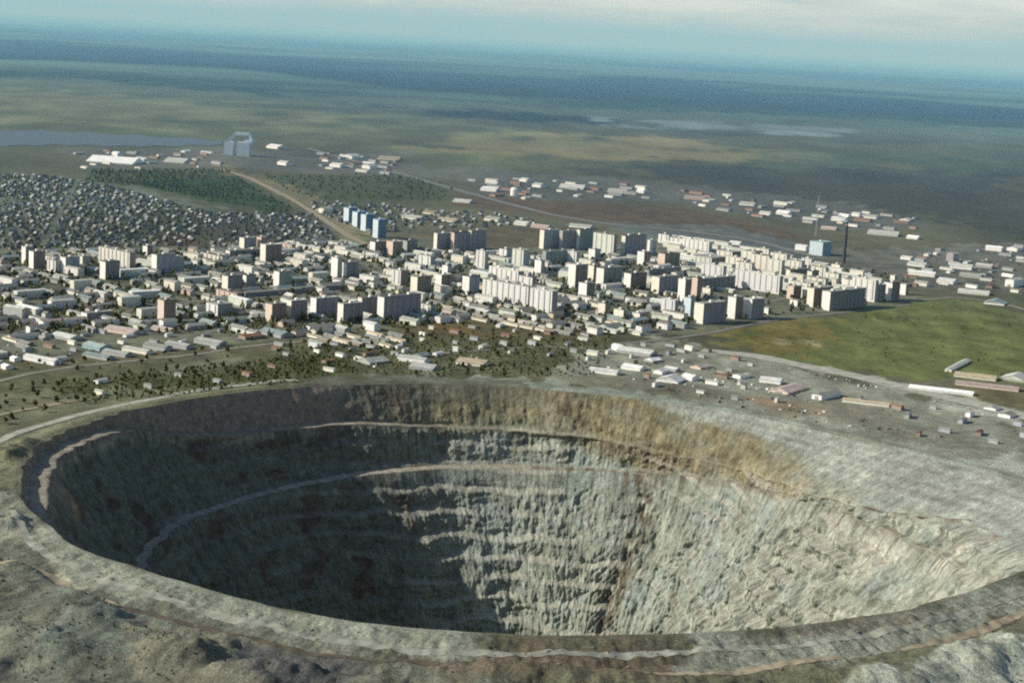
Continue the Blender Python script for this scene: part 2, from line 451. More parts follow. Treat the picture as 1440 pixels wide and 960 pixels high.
# (outline on the photograph, albedo, strength, softness as a share of the distance, edge raggedness)
ZONES = [
    # far plain
    ([(-200, 84), (300, 108), (560, 160), (700, 190), (620, 215), (300, 205), (-200, 180)], (0.12, 0.132, 0.07), 0.8, .04, .05),
    ([(-200, 118), (200, 135), (420, 165), (300, 172), (-200, 160)], (0.18, 0.17, 0.085), 0.7, .03, .04),
    ([(-200, 44), (0, 58), (350, 80), (700, 102), (1000, 122), (1500, 152), (1500, 168), (1000, 150), (700, 134), (350, 106), (0, 80), (-200, 72)], (0.008, 0.013, 0.020), 0.97, .03, .05),
    ([(560, 158), (690, 150), (900, 170), (890, 176), (700, 170)], (0.018, 0.026, 0.024), 0.95, .02, .02),
    ([(880, 166), (1200, 182), (1180, 190), (900, 180)], (0.20, 0.24, 0.25), 0.75, .015, .02),  # pale water streak: sky reflection put into the ground colour
    ([(300, 165), (420, 150), (470, 190), (430, 205)], (0.15, 0.135, 0.075), 0.5, .02, .03),
    ([(600, 190), (900, 192), (1110, 212), (1110, 236), (850, 226), (620, 214)], (0.25, 0.205, 0.10), 0.8, .015, .03),
    ([(560, 212), (830, 226), (820, 250), (600, 240)], (0.10, 0.11, 0.05), 0.7, .015, .02),
    ([(820, 228), (1000, 228), (1500, 240), (1500, 345), (1200, 292), (960, 266), (850, 252)], (0.05, 0.05, 0.04), 0.85, .015, .03),
    ([(1050, 212), (1500, 215), (1500, 242), (1080, 234)], (0.075, 0.095, 0.06), 0.7, .015, .03),
    ([(640, 268), (760, 283), (960, 292), (1130, 330), (1150, 352), (980, 336), (860, 318), (760, 302), (640, 290)], (0.125, 0.08, 0.05), 0.85, .006, .012),
    ([(660, 236), (960, 258), (1180, 285), (1300, 318), (1180, 322), (960, 285), (760, 280), (660, 272)], (0.125, 0.12, 0.11), 0.8, .006, .012),
    ([(-200, 28), (0, 38), (500, 60), (1000, 92), (1500, 120), (1500, 130), (1000, 102), (500, 70), (0, 48), (-200, 36)], (0.02, 0.03, 0.03), 0.9, .05, .05),
    ([(760, 142), (1100, 158), (1500, 176), (1500, 184), (1100, 172), (800, 152)], (0.022, 0.034, 0.028), 0.85, .03, .04),
    ([(100, 96), (360, 116), (560, 140), (540, 150), (300, 130), (100, 108)], (0.03, 0.045, 0.03), 0.85, .02, .04),
    ([(-200, 92), (120, 100), (420, 128), (400, 136), (100, 110), (-200, 100)], (0.02, 0.032, 0.026), 0.85, .02, .03),
    ([(300, 62), (700, 84), (1100, 108), (1500, 130), (1500, 136), (1100, 116), (700, 92), (300, 68)], (0.09, 0.12, 0.09), 0.8, .04, .04),
    ([(420, 132), (900, 156), (1300, 172), (1300, 178), (900, 164), (420, 140)], (0.10, 0.125, 0.085), 0.7, .02, .03),
    ([(-200, 140), (150, 150), (380, 172), (300, 180), (-200, 166)], (0.17, 0.165, 0.085), 0.6, .015, .03),
    ([(420, 176), (620, 184), (800, 198), (640, 204), (440, 192)], (0.15, 0.15, 0.075), 0.6, .015, .03),
    # industry by the river, road corridor
    ([(90, 206), (560, 214), (640, 250), (560, 250), (330, 236), (110, 236)], (0.14, 0.13, 0.115), 0.8, .006, .012),
    ([(130, 240), (320, 240), (360, 268), (410, 292), (404, 302), (300, 284), (200, 262), (120, 256)], (0.035, 0.062, 0.018), 0.9, .006, .010),
    ([(120, 240), (300, 236), (330, 246), (300, 250), (150, 256)], (0.10, 0.10, 0.05), 0.7, .006, .010),
    ([(370, 246), (560, 246), (640, 262), (620, 284), (440, 282), (400, 268)], (0.075, 0.085, 0.035), 0.85, .006, .010),
    ([(310, 232), (420, 262), (470, 300), (520, 345), (480, 345), (430, 302), (390, 268), (320, 240)], (0.21, 0.18, 0.105), 0.8, .003, .006),
    ([(440, 300), (470, 300), (545, 345), (500, 352)], (0.25, 0.22, 0.13), 0.8, .003, .005),
    # suburb, town
    ([(-200, 232), (60, 246), (150, 258), (300, 292), (300, 345), (-200, 352)], (0.155, 0.165, 0.135), 0.85, .006, .010),
    ([(150, 300), (290, 296), (300, 335), (180, 340)], (0.075, 0.08, 0.042), 0.8, .004, .012),
    ([(225, 330), (265, 328), (285, 345), (230, 350)], (0.14, 0.075, 0.05), 0.8, .002, .006),
    ([(290, 300), (450, 300), (480, 335), (450, 372), (300, 350)], (0.095, 0.09, 0.085), 0.85, .004, .008),
    ([(-200, 352), (300, 345), (620, 330), (860, 322), (980, 340), (1240, 385), (1290, 412), (1260, 432), (985, 468), (850, 470), (600, 455), (300, 490), (-200, 505)], (0.18, 0.18, 0.13), 0.9, .003, .006),
    ([(600, 325), (860, 318), (870, 345), (640, 350)], (0.115, 0.082, 0.05), 0.8, .003, .008),
    ([(830, 312), (1020, 318), (1140, 345), (1130, 362), (930, 338)], (0.13, 0.145, 0.14), 0.8, .004, .006),
    ([(1140, 350), (1290, 350), (1440, 342), (1600, 345), (1600, 420), (1290, 405), (1180, 385)], (0.165, 0.16, 0.135), 0.8, .004, .008),
    # green meadow
    ([(1010, 482), (1040, 460), (1110, 452), (1200, 436), (1280, 424), (1345, 420), (1440, 440), (1620, 480), (1620, 560), (1440, 536), (1290, 534), (1180, 520), (1060, 498)], (0.14, 0.155, 0.058), 0.97, .002, .005),
    ([(1010, 482), (1040, 460), (1160, 450), (1180, 470), (1120, 500), (1060, 498)], (0.185, 0.14, 0.05), 0.7, .006, .012),
    ([(1090, 476), (1150, 478), (1150, 486), (1095, 484)], (0.30, 0.26, 0.15), 0.8, .002, .003),
    # between town and pit
    ([(560, 458), (700, 444), (860, 470), (800, 505), (560, 500)], (0.125, 0.108, 0.058), 0.9, .003, .006),
    ([(600, 450), (680, 452), (700, 475), (620, 480)], (0.13, 0.085, 0.03), 0.6, .004, .008),
    ([(-200, 508), (120, 505), (350, 482), (560, 465), (860, 490), (860, 555), (520, 540), (380, 545), (200, 570), (-200, 640)], (0.125, 0.122, 0.07), 0.9, .002, .005),
    ([(220, 512), (340, 505), (330, 526), (230, 532)], (0.19, 0.175, 0.125), 0.8, .002, .004),
    ([(60, 510), (330, 486), (340, 498), (80, 524)], (0.15, 0.125, 0.085), 0.7, .002, .004),
    ([(80, 540), (240, 525), (480, 500), (500, 525), (380, 545), (200, 562), (90, 572)], (0.095, 0.105, 0.045), 0.8, .003, .008),
    # yards, apron on the right
    ([(800, 500), (940, 478), (1030, 494), (1150, 520), (1620, 640), (1620, 700), (1300, 650), (1080, 590), (900, 552), (790, 545)], (0.27, 0.262, 0.21), 0.95, .006, .012),
    ([(800, 528), (900, 530), (1000, 545), (1060, 560), (960, 562), (820, 545)], (0.145, 0.125, 0.09), 0.7, .008, .006),
    ([(1060, 562), (1130, 562), (1140, 582), (1080, 580)], (0.25, 0.16, 0.09), 0.6, .006, .006),
    ([(1150, 560), (1230, 575), (1330, 615), (1260, 620), (1180, 588)], (0.20, 0.155, 0.12), 0.55, .006, .006),
    ([(1230, 590), (1440, 615), (1620, 640), (1500, 645), (1300, 625)], (0.19, 0.185, 0.15), 0.8, .002, .006),
    ([(1270, 545), (1440, 545), (1620, 560), (1620, 590), (1440, 575)], (0.17, 0.14, 0.075), 0.7, .002, .004),
    ([(1120, 518), (1300, 560), (1440, 598), (1440, 580), (1300, 545), (1160, 515)], (0.36, 0.35, 0.29), 0.8, .002, .006),
    ([(520, 528), (700, 530), (900, 550), (1080, 585), (1300, 640), (1620, 680), (1620, 800), (1440, 740), (1200, 670), (1060, 625), (900, 575), (760, 552), (600, 545)], (0.26, 0.272, 0.23), 0.95, .004, .006),
    ([(420, 530), (560, 528), (740, 535), (760, 552), (420, 552)], (0.13, 0.13, 0.10), 0.9, .002, .006),
    ([(1200, 650), (1440, 640), (1620, 680), (1620, 820), (1440, 800), (1500, 760), (1400, 720)], (0.36, 0.365, 0.31), 0.9, .003, .006),
    # left edge and foreground
    ([(-200, 560), (60, 550), (420, 535), (400, 552), (150, 590), (60, 630), (20, 690), (-200, 760)], (0.19, 0.18, 0.115), 0.85, .002, .008),
    ([(-300, 760), (20, 690), (60, 740), (200, 800), (420, 868), (700, 960), (700, 1060), (-300, 1100)], (0.18, 0.175, 0.138), 0.9, .002, .008),
    ([(40, 845), (160, 832), (230, 870), (210, 920), (110, 930)], (0.17, 0.185, 0.155), 0.85, .004, .01),
    ([(180, 880), (420, 900), (600, 960), (600, 1010), (200, 1000)], (0.185, 0.165, 0.125), 0.8, .003, .012),
    ([(360, 915), (520, 930), (480, 1010), (380, 1000)], (0.06, 0.062, 0.07), 0.7, .004, .01),
    ([(690, 893), (960, 893), (1000, 915), (940, 950), (680, 950), (560, 925)], (0.135, 0.10, 0.072), 0.85, .03, .02),
    ([(960, 890), (1200, 872), (1330, 842), (1440, 806), (1440, 850), (1300, 905), (1040, 945), (960, 940)], (0.27, 0.27, 0.225), 0.85, .006, .008),
    ([(1060, 868), (1160, 872), (1330, 838), (1300, 868), (1220, 884), (1120, 890)], (0.12, 0.088, 0.065), 0.6, .004, .008),
    ([(1230, 960), (1330, 912), (1440, 880), (1620, 830), (1620, 1100), (1200, 1100)], (0.35, 0.355, 0.30), 0.9, .003, .008),
    ([(14, 690), (50, 700), (110, 772), (170, 806), (120, 812), (36, 760)], (0.36, 0.33, 0.245), 0.8, .006, .008),
    ([(20, 690), (70, 740), (200, 800), (420, 862), (690, 892), (690, 925), (420, 890), (200, 840), (60, 775), (10, 720)], (0.265, 0.27, 0.215), 0.85, .006, .006),
]


def build_ground():
    d = [0.0]
    s = 2.0
    while d[-1] < 240000:
        d.append(d[-1] + s)
        s *= 1.0138
    d = np.array(d)[:, None]
    r = RR[None, :] + d
    X = PC[0] + r * CT
    Y = PC[1] + r * SN
    Z = gh(X, Y)
    dist = np.hypot(X, Y)
    vis = (Y > 300) & (np.abs(X) < Y * 0.42 + 200)
    x, y, ds = X[vis], Y[vis], dist[vis]
    col = np.zeros((len(x), 3))
    fa = sstep(2600, 7000, ds)
    fb = sstep(8000, 14000, ds)
    n1 = (1 - fa) * fbm(x / 42, y / 80, octaves=4) + fa * (1 - fb) * fbm(x / 260, y / 620, 3.0, octaves=4) + fb * fbm(x / 2600, y / 5200, 5.0, octaves=5)
    n2 = fbm(x / 420, y / 900, octaves=5)
    n3 = fbm(x / 9000, y / 2300, 5.0, octaves=6)
    a = sstep(1500, 5000, ds)[:, None]
    b = sstep(7500, 12500, ds)[:, None]
    base = np.array([0.14, 0.132, 0.09]) * (1 - a) + np.array([0.115, 0.11, 0.066]) * a
    base = base * (1 - b) + np.array([0.066, 0.098, 0.076]) * b
    base = base * (1 + 0.35 * n2 * (1 - b[:, 0]) + b[:, 0] * 1.25 * np.clip(n3, -.65, .7))[:, None]
    col[:] = base
    for px, c, k, soft, rag in ZONES:
        pw = poly_w(px)
        mg = 0.25 * np.hypot(pw[:, 0], pw[:, 1]).max() if pw[:, 1].max() > 6000 else 250
        sel = (x > pw[:, 0].min() - mg) & (x < pw[:, 0].max() + mg) & (y > pw[:, 1].min() - mg) & (y < pw[:, 1].max() + mg)
        if not sel.any():
            continue
        xs, ys, dd = x[sel], y[sel], ds[sel]
        sd = sdist(pw, xs, ys)
        sd = sd + rag * dd * 2.2 * n1[sel]
        f = k * sstep(-1, 1, sd / (soft * dd + 0.8))
        cc = np.array(c)[None, :] * (1 + 0.16 * n2[sel] + 0.2 * n1[sel])[:, None]
        col[sel] += (cc - col[sel]) * f[:, None]
    col *= (1 + 0.2 * n1)[:, None]
    col *= np.array([0.96, 1.02, 0.97])
    alb = np.full(X.shape + (3,), 0.09)
    alb[vis] = np.clip(col, 0.012, 0.6)
    P = np.stack([X, Y, Z], -1)
    m = terrain_mat("ground_soil", [(0.012, 0.92, 1.08), (0.07, 0.75, 1.25), (0.45, 0.55, 1.45), (1.6, 0.75, 1.25)], bump=0.9, bump_scale=0.4, bump_dist=1.5)
    ob = mesh_from_grid("ground", P[::1], True, alb, m)
    ob["kind"] = "structure"
    # face the sky
    return ob


build_ground()

# ------------------------------------------------------------------ building materials
PAINT = {
    'soot': (0.07, 0.07, 0.075), 'ash': (0.20, 0.205, 0.20), 'dun': (0.25, 0.23, 0.18), 'slate wall': (0.17, 0.19, 0.21),
    'white': (0.86, 0.85, 0.80), 'cream': (0.83, 0.80, 0.68), 'pink': (0.70, 0.57, 0.48), 'lilac': (0.78, 0.77, 0.77), 'grey': (0.42, 0.43, 0.41),
    'brown': (0.33, 0.265, 0.22), 'teal': (0.30, 0.42, 0.43), 'green': (0.34, 0.40, 0.35), 'blue grey': (0.42, 0.45, 0.47), 'purple grey': (0.38, 0.36, 0.38),
    'dark grey': (0.33, 0.325, 0.31), 'pale green': (0.72, 0.76, 0.66), 'pale blue': (0.62, 0.72, 0.77), 'blue': (0.20, 0.31, 0.42), 'olive': (0.32, 0.30, 0.22),
}
_wm, _rm = {}, {}


def wall_mat(c, windows=True):
    key = (c, windows)
    if key in _wm:
        return _wm[key]
    m, nt, b = new_mat("plaster_" + c.replace(" ", "_"))
    tc = node(nt, "ShaderNodeTexCoord")
    n = node(nt, "ShaderNodeTexNoise", Scale=0.25, Detail=4.0, Roughness=0.7)
    nt.links.new(tc.outputs["Object"], n.inputs["Vector"])
    r = node(nt, "ShaderNodeMapRange")
    r.inputs["From Min"].default_value, r.inputs["From Max"].default_value = 0.3, 0.7
    r.inputs["To Min"].default_value, r.inputs["To Max"].default_value = 0.8, 1.1
    nt.links.new(n.outputs["Fac"], r.inputs["Value"])
    mul = node(nt, "ShaderNodeVectorMath", operation='SCALE')
    mul.inputs[0].default_value = PAINT[c]
    nt.links.new(r.outputs["Result"], mul.inputs["Scale"])
    cur = mul.outputs["Vector"]
    if windows:
        sx = node(nt, "ShaderNodeSeparateXYZ")
        nt.links.new(tc.outputs["UV"], sx.inputs[0])

        def m_(op, a, bv):
            q = node(nt, "ShaderNodeMath", operation=op)
            if isinstance(a, (int, float)):
                q.inputs[0].default_value = a
            else:
                nt.links.new(a, q.inputs[0])
            if isinstance(bv, (int, float)):
                q.inputs[1].default_value = bv
            else:
                nt.links.new(bv, q.inputs[1])
            return q.outputs[0]
        fu = m_('FRACT', m_('DIVIDE', sx.outputs[0], 3.3), 0)
        fv = m_('FRACT', m_('DIVIDE', sx.outputs[1], 2.95), 0)
        msk = m_('MULTIPLY', m_('MULTIPLY', m_('GREATER_THAN', fu, 0.31), m_('LESS_THAN', fu, 0.72)),
                 m_('MULTIPLY', m_('GREATER_THAN', fv, 0.32), m_('LESS_THAN', fv, 0.83)))
        mx = node(nt, "ShaderNodeMix", data_type='RGBA')
        nt.links.new(msk, mx.inputs[0])
        nt.links.new(cur, mx.inputs[6])
        mx.inputs[7].default_value = tuple(0.05 + 0.24 * q for q in PAINT[c]) + (1,)
        cur = mx.outputs[2]
        rr = m_('SUBTRACT', 0.9, m_('MULTIPLY', msk, 0.65))
        nt.links.new(rr, b.inputs["Roughness"])
    nt.links.new(cur, b.inputs["Base Color"])
    _wm[key] = m
    return m


def balc_mat(c):
    """Loggia column: a bright parapet and a dark opening on every floor."""
    key = (c, 'loggia')
    if key in _wm:
        return _wm[key]
    m, nt, b = new_mat("loggia_" + c.replace(" ", "_"))
    tc = node(nt, "ShaderNodeTexCoord")
    sx = node(nt, "ShaderNodeSeparateXYZ")
    nt.links.new(tc.outputs["UV"], sx.inputs[0])
    d = node(nt, "ShaderNodeMath", operation='DIVIDE')
    nt.links.new(sx.outputs[1], d.inputs[0])
    d.inputs[1].default_value = 2.95
    f = node(nt, "ShaderNodeMath", operation='FRACT')
    nt.links.new(d.outputs[0], f.inputs[0])
    g = node(nt, "ShaderNodeMath", operation='GREATER_THAN')
    nt.links.new(f.outputs[0], g.inputs[0])
    g.inputs[1].default_value = 0.5
    mx = node(nt, "ShaderNodeMix", data_type='RGBA')
    nt.links.new(g.outputs[0], mx.inputs[0])
    p = PAINT[c]
    mx.inputs[6].default_value = tuple(min(0.85, q * 1.25) for q in p) + (1,)
    mx.inputs[7].default_value = tuple(q * 0.5 for q in p) + (1,)
    nt.links.new(mx.outputs[2], b.inputs["Base Color"])
    _wm[key] = m
    return m


def roof_mat(name, c):
    if name in _rm:
        return _rm[name]
    m, nt, b = new_mat("roofing_" + name)
    tc = node(nt, "ShaderNodeTexCoord")
    oi = node(nt, "ShaderNodeObjectInfo")
    n = node(nt, "ShaderNodeTexNoise", Scale=0.15, Detail=5.0, Roughness=0.7)
    nt.links.new(tc.outputs["Object"], n.inputs["Vector"])
    r = node(nt, "ShaderNodeMapRange")
    r.inputs["From Min"].default_value, r.inputs["From Max"].default_value = 0.3, 0.7
    r.inputs["To Min"].default_value, r.inputs["To Max"].default_value = 0.7, 1.2
    nt.links.new(n.outputs["Fac"], r.inputs["Value"])
    r2 = node(nt, "ShaderNodeMapRange")
    r2.inputs["To Min"].default_value, r2.inputs["To Max"].default_value = 0.7, 1.25
    nt.links.new(oi.outputs["Random"], r2.inputs["Value"])
    q = node(nt, "ShaderNodeMath", operation='MULTIPLY')
    nt.links.new(r.outputs["Result"], q.inputs[0])
    nt.links.new(r2.outputs["Result"], q.inputs[1])
    mul = node(nt, "ShaderNodeVectorMath", operation='SCALE')
    mul.inputs[0].default_value = c
    nt.links.new(q.outputs[0], mul.inputs["Scale"])
    nt.links.new(mul.outputs["Vector"], b.inputs["Base Color"])
    _rm[name] = m
    return m


ROOF = {'dull': (0.20, 0.21, 0.20), 'ashen': (0.29, 0.305, 0.295), 'pearl': (0.40, 0.415, 0.40), 'tar': (0.17, 0.165, 0.15), 'felt': (0.30, 0.295, 0.26), 'slate': (0.34, 0.35, 0.31), 'pale': (0.55, 0.56, 0.50), 'white': (0.80, 0.80, 0.76), 'teal': (0.30, 0.37, 0.345),
        'rust': (0.27, 0.15, 0.10), 'pinkish': (0.52, 0.43, 0.38), 'tan': (0.42, 0.36, 0.25), 'blue': (0.22, 0.34, 0.46)}


# ------------------------------------------------------------------ mesh helpers
class MB:
    def __init__(self):
        self.v, self.f, self.mi, self.uv = [], [], [], []

    def quad(self, p, mi=0, uv=None):
        n = len(self.v)
        self.v += [tuple(q) for q in p]
        self.f.append(tuple(range(n, n + len(p))))
        self.mi.append(mi)
        self.uv += list(uv) if uv else [(0, 0)] * len(p)

    def box(self, x0, x1, y0, y1, z0, z1, faces="-x+x-y+y+z", mi=None, uvf=""):
        mi = mi or {}

        def u(L, on):
            return [(0.2, 0), (L + 0.2, 0), (L + 0.2, z1 - z0), (0.2, z1 - z0)] if on else None
        if "-y" in faces:
            self.quad([(x0, y0, z0), (x1, y0, z0), (x1, y0, z1), (x0, y0, z1)], mi.get("-y", 0), u(x1 - x0, "-y" in uvf))
        if "+y" in faces:
            self.quad([(x1, y1, z0), (x0, y1, z0), (x0, y1, z1), (x1, y1, z1)], mi.get("+y", 0), u(x1 - x0, "+y" in uvf))
        if "-x" in faces:
            self.quad([(x0, y1, z0), (x0, y0, z0), (x0, y0, z1), (x0, y1, z1)], mi.get("-x", 0), u(y1 - y0, "-x" in uvf))
        if "+x" in faces:
            self.quad([(x1, y0, z0), (x1, y1, z0), (x1, y1, z1), (x1, y0, z1)], mi.get("+x", 0), u(y1 - y0, "+x" in uvf))
        if "+z" in faces:
            self.quad([(x0, y0, z1), (x1, y0, z1), (x1, y1, z1), (x0, y1, z1)], mi.get("+z", 0))
        if "-z" in faces:
            self.quad([(x0, y1, z0), (x1, y1, z0), (x1, y0, z0), (x0, y0, z0)], mi.get("-z", 0))

    def gable(self, x0, x1, y0, y1, z0, rise, over=0.5, mi=0, gm=None):
        """Ridge along x."""
        ym = (y0 + y1) / 2
        a, b = x0 - over, x1 + over
        yl, yh = y0 - over, y1 + over
        dz = -rise * over / ((y1 - y0) / 2)
        self.quad([(a, yl, z0 + dz), (b, yl, z0 + dz), (b, ym, z0 + rise), (a, ym, z0 + rise)], mi)
        self.quad([(b, yh, z0 + dz), (a, yh, z0 + dz), (a, ym, z0 + rise), (b, ym, z0 + rise)], mi)
        g = mi if gm is None else gm
        self.quad([(x0, y1, z0), (x0, y0, z0), (x0, ym, z0 + rise)], g)
        self.quad([(x1, y0, z0), (x1, y1, z0), (x1, ym, z0 + rise)], g)

    def build(self, name, mats, parent=None):
        me = bpy.data.meshes.new(name)
        me.from_pydata(self.v, [], self.f)
        for m in (mats if isinstance(mats, (list, tuple)) else [mats]):
            me.materials.append(m)
        me.polygons.foreach_set("material_index", self.mi)
        ul = me.uv_layers.new(name="UVMap")
        ul.data.foreach_set("uv", np.array(self.uv, dtype=np.float32).reshape(-1))
        o = bpy.data.objects.new(name, me)
        COL.objects.link(o)
        if parent is not None:
            o.parent = parent
        return o


def empty(name, loc, rz=0.0):
    o = bpy.data.objects.new(name, None)
    o.empty_display_size = 1
    COL.objects.link(o)
    o.location = loc
    o.rotation_euler = (0, 0, rz)
    return o


def tag(o, label, cat, group=None, kind=None):
    if label:
        o["label"] = label
    if cat:
        o["category"] = cat
    if group:
        o["group"] = group
    if kind:
        o["kind"] = kind
    return o


FOOT = []          # (x, y, radius) of everything that stands on the ground


def free(x, y, r):
    for fx, fy, fr in FOOT:
        if (fx - x) ** 2 + (fy - y) ** 2 < (fr + r) ** 2:
            return False
    return True


def occupy_rect(cx, cy, ux, uy, L, vx, vy, W):
    """Mark a rectangle (centre, long axis, length, short axis, width) with circles."""
    n = max(1, int(math.ceil(L / max(W, 6))))
    for i in range(n):
        t = (i + 0.5) / n - 0.5
        FOOT.append((cx + ux * L * t, cy + uy * L * t, max(W, L / n) * 0.56))


def corner_frame(px, py, a, b, yaw):
    """Corner nearest the camera; A runs left and away (its face turned to the sun), B runs right and away."""
    x, y, _ = at(px, py)
    k = ppm(x, y)
    s = yaw
    A = np.array([-math.cos(s), math.sin(s)])
    B = np.array([math.sin(s), math.cos(s)])
    LA = max(a / (k * math.cos(s)), 9.0)
    LB = max(b / (k * math.sin(s)), 9.0)
    return x, y, k, A, B, LA, LB


def apartment(px, py, a, b, h, lit='white', dark=None, yaw=45, label="", name="apartment_block", cat="apartment block", roof='felt', group=None, balc=True):
    x, y, k, A, B, LA, LB = corner_frame(px, py, a, b, R(yaw))
    H = h / k
    H = max(6.0, round(H / 2.95) * 2.95 + 0.9)
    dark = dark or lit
    # local frame: x along B, y along A; A face is x = 0, B face is y = 0
    o = empty(name, (x, y, float(gh(x, y))), math.atan2(B[1], B[0]))
    tag(o, label, cat, group)
    w = MB()
    blankA = LA < 20
    blankB = LB < 17 and LA > LB
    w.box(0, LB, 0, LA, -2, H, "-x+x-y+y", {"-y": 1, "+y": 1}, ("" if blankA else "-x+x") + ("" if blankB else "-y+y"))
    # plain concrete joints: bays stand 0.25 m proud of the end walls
    w.build("wall", [wall_mat(lit), wall_mat(dark)], o)  # B faces' shade and loggia darkness put into a second wall colour
    rf = MB()
    rf.box(0.15, LB - 0.15, 0.15, LA - 0.15, H - 0.6, H - 0.12, "+z")
    for q in ((-.25, LB + .25, -.25, 0.2), (-.25, LB + .25, LA - .2, LA + .25), (-.25, 0.2, 0.2, LA - .2), (LB - .2, LB + .25, 0.2, LA - .2)):
        rf.box(*q, H - 0.35, H + 0.75, "-x+x-y+y+z-z", {})
    ro = rf.build("roof", roof_mat(roof, ROOF[roof]), o)
    if LA * LB > 120 and H > 11:
        n = max(1, int(max(LA, LB) / 30))
        for i in range(n):
            t = (i + 0.5) / n
            cx, cy = (LB * t, LA / 2) if LB >= LA else (LB / 2, LA * t)
            hb = MB()
            hb.box(cx - 2.4, cx + 2.4, cy - 1.9, cy + 1.9, H - 0.1, H + 2.9, "-x+x-y+y+z", {"+z": 0})
            hb.build("stair_hut", wall_mat(lit, False), ro)
    if balc and H > 11:
        for L, on_b in ((LB, True), (LA, False)):
            if L < 20:
                continue
            n = max(1, int(L / 11))
            for i in range(n):
                c = L * (i + 0.5) / n
                bb = MB()
                if on_b:
                    bb.box(c - 1.7, c + 1.7, -1.25, -0.02, 3.2, H - 1.0, "-x+x-y+z-z", {}, "-y")
                else:
                    bb.box(-1.25, -0.02, c - 1.7, c + 1.7, 3.2, H - 1.0, "-x-y+y+z-z", {}, "-x")
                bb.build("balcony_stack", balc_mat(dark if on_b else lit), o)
    c = np.array([x, y]) + A * LA / 2 + B * LB / 2
    if LB > LA:
        occupy_rect(c[0], c[1], B[0], B[1], LB, A[0], A[1], LA)
    else:
        occupy_rect(c[0], c[1], A[0], A[1], LA, B[0], B[1], LB)
    return o


def hall(px, py, a, b, h, wall='white', roof='pale', yaw=45, label="", name="industrial_shed", cat="shed", group=None, rise=0.16, ridge_along=None, windows=False):
    x, y, k, A, B, LA, LB = corner_frame(px, py, a, b, R(yaw))
    H = max(3.5, h / k)
    o = empty(name, (x, y, float(gh(x, y))), math.atan2(B[1], B[0]))
    tag(o, label, cat, group)
    along_b = (LB >= LA) if ridge_along is None else ridge_along == 'b'
    W = LA if along_b else LB
    rs = W * rise
    wl = H - rs if H - rs > 2.5 else 2.5
    w = MB()
    w.box(0, LB, 0, LA, -2, wl, "-x+x-y+y", {}, "-x+x-y+y" if windows else "")
    w.build("wall", wall_mat(wall, windows), o)
    r = MB()
    if along_b:
        r.gable(0, LB, 0, LA, wl + 0.02, rs)
    else:
        g = MB()
        g.gable(0, LA, 0, LB, wl + 0.02, rs)
        # turn the ridge: (x, y) -> (LB - y, x)
        r.v = [(LB - q[1], q[0], q[2]) for q in g.v]
        r.f, r.mi, r.uv = g.f, g.mi, g.uv
    r.build("roof", roof_mat(roof, ROOF[roof]), o)
    if max(LA, LB) > 40:
        d = MB()
        if LB >= LA:
            d.box(-0.06, -0.02, LA * .3, LA * .7, 0, min(wl * .8, 4.5), "-x-y+y+z")
        else:
            d.box(LB * .3, LB * .7, -0.06, -0.02, 0, min(wl * .8, 4.5), "-y-x+x+z")
        d.build("gate", wall_mat('dark grey', False), o)
    c = np.array([x, y]) + A * LA / 2 + B * LB / 2
    if LB > LA:
        occupy_rect(c[0], c[1], B[0], B[1], LB, A[0], A[1], LA)
    else:
        occupy_rect(c[0], c[1], A[0], A[1], LA, B[0], B[1], LB)
    return o


def ordinal(n):
    w = ["", "first", "second", "third", "fourth", "fifth", "sixth", "seventh", "eighth", "ninth", "tenth", "eleventh", "twelfth", "thirteenth", "fourteenth", "fifteenth", "sixteenth",
         "seventeenth", "eighteenth", "nineteenth", "twentieth"]
    return w[n] if n < len(w) else f"{n}th"


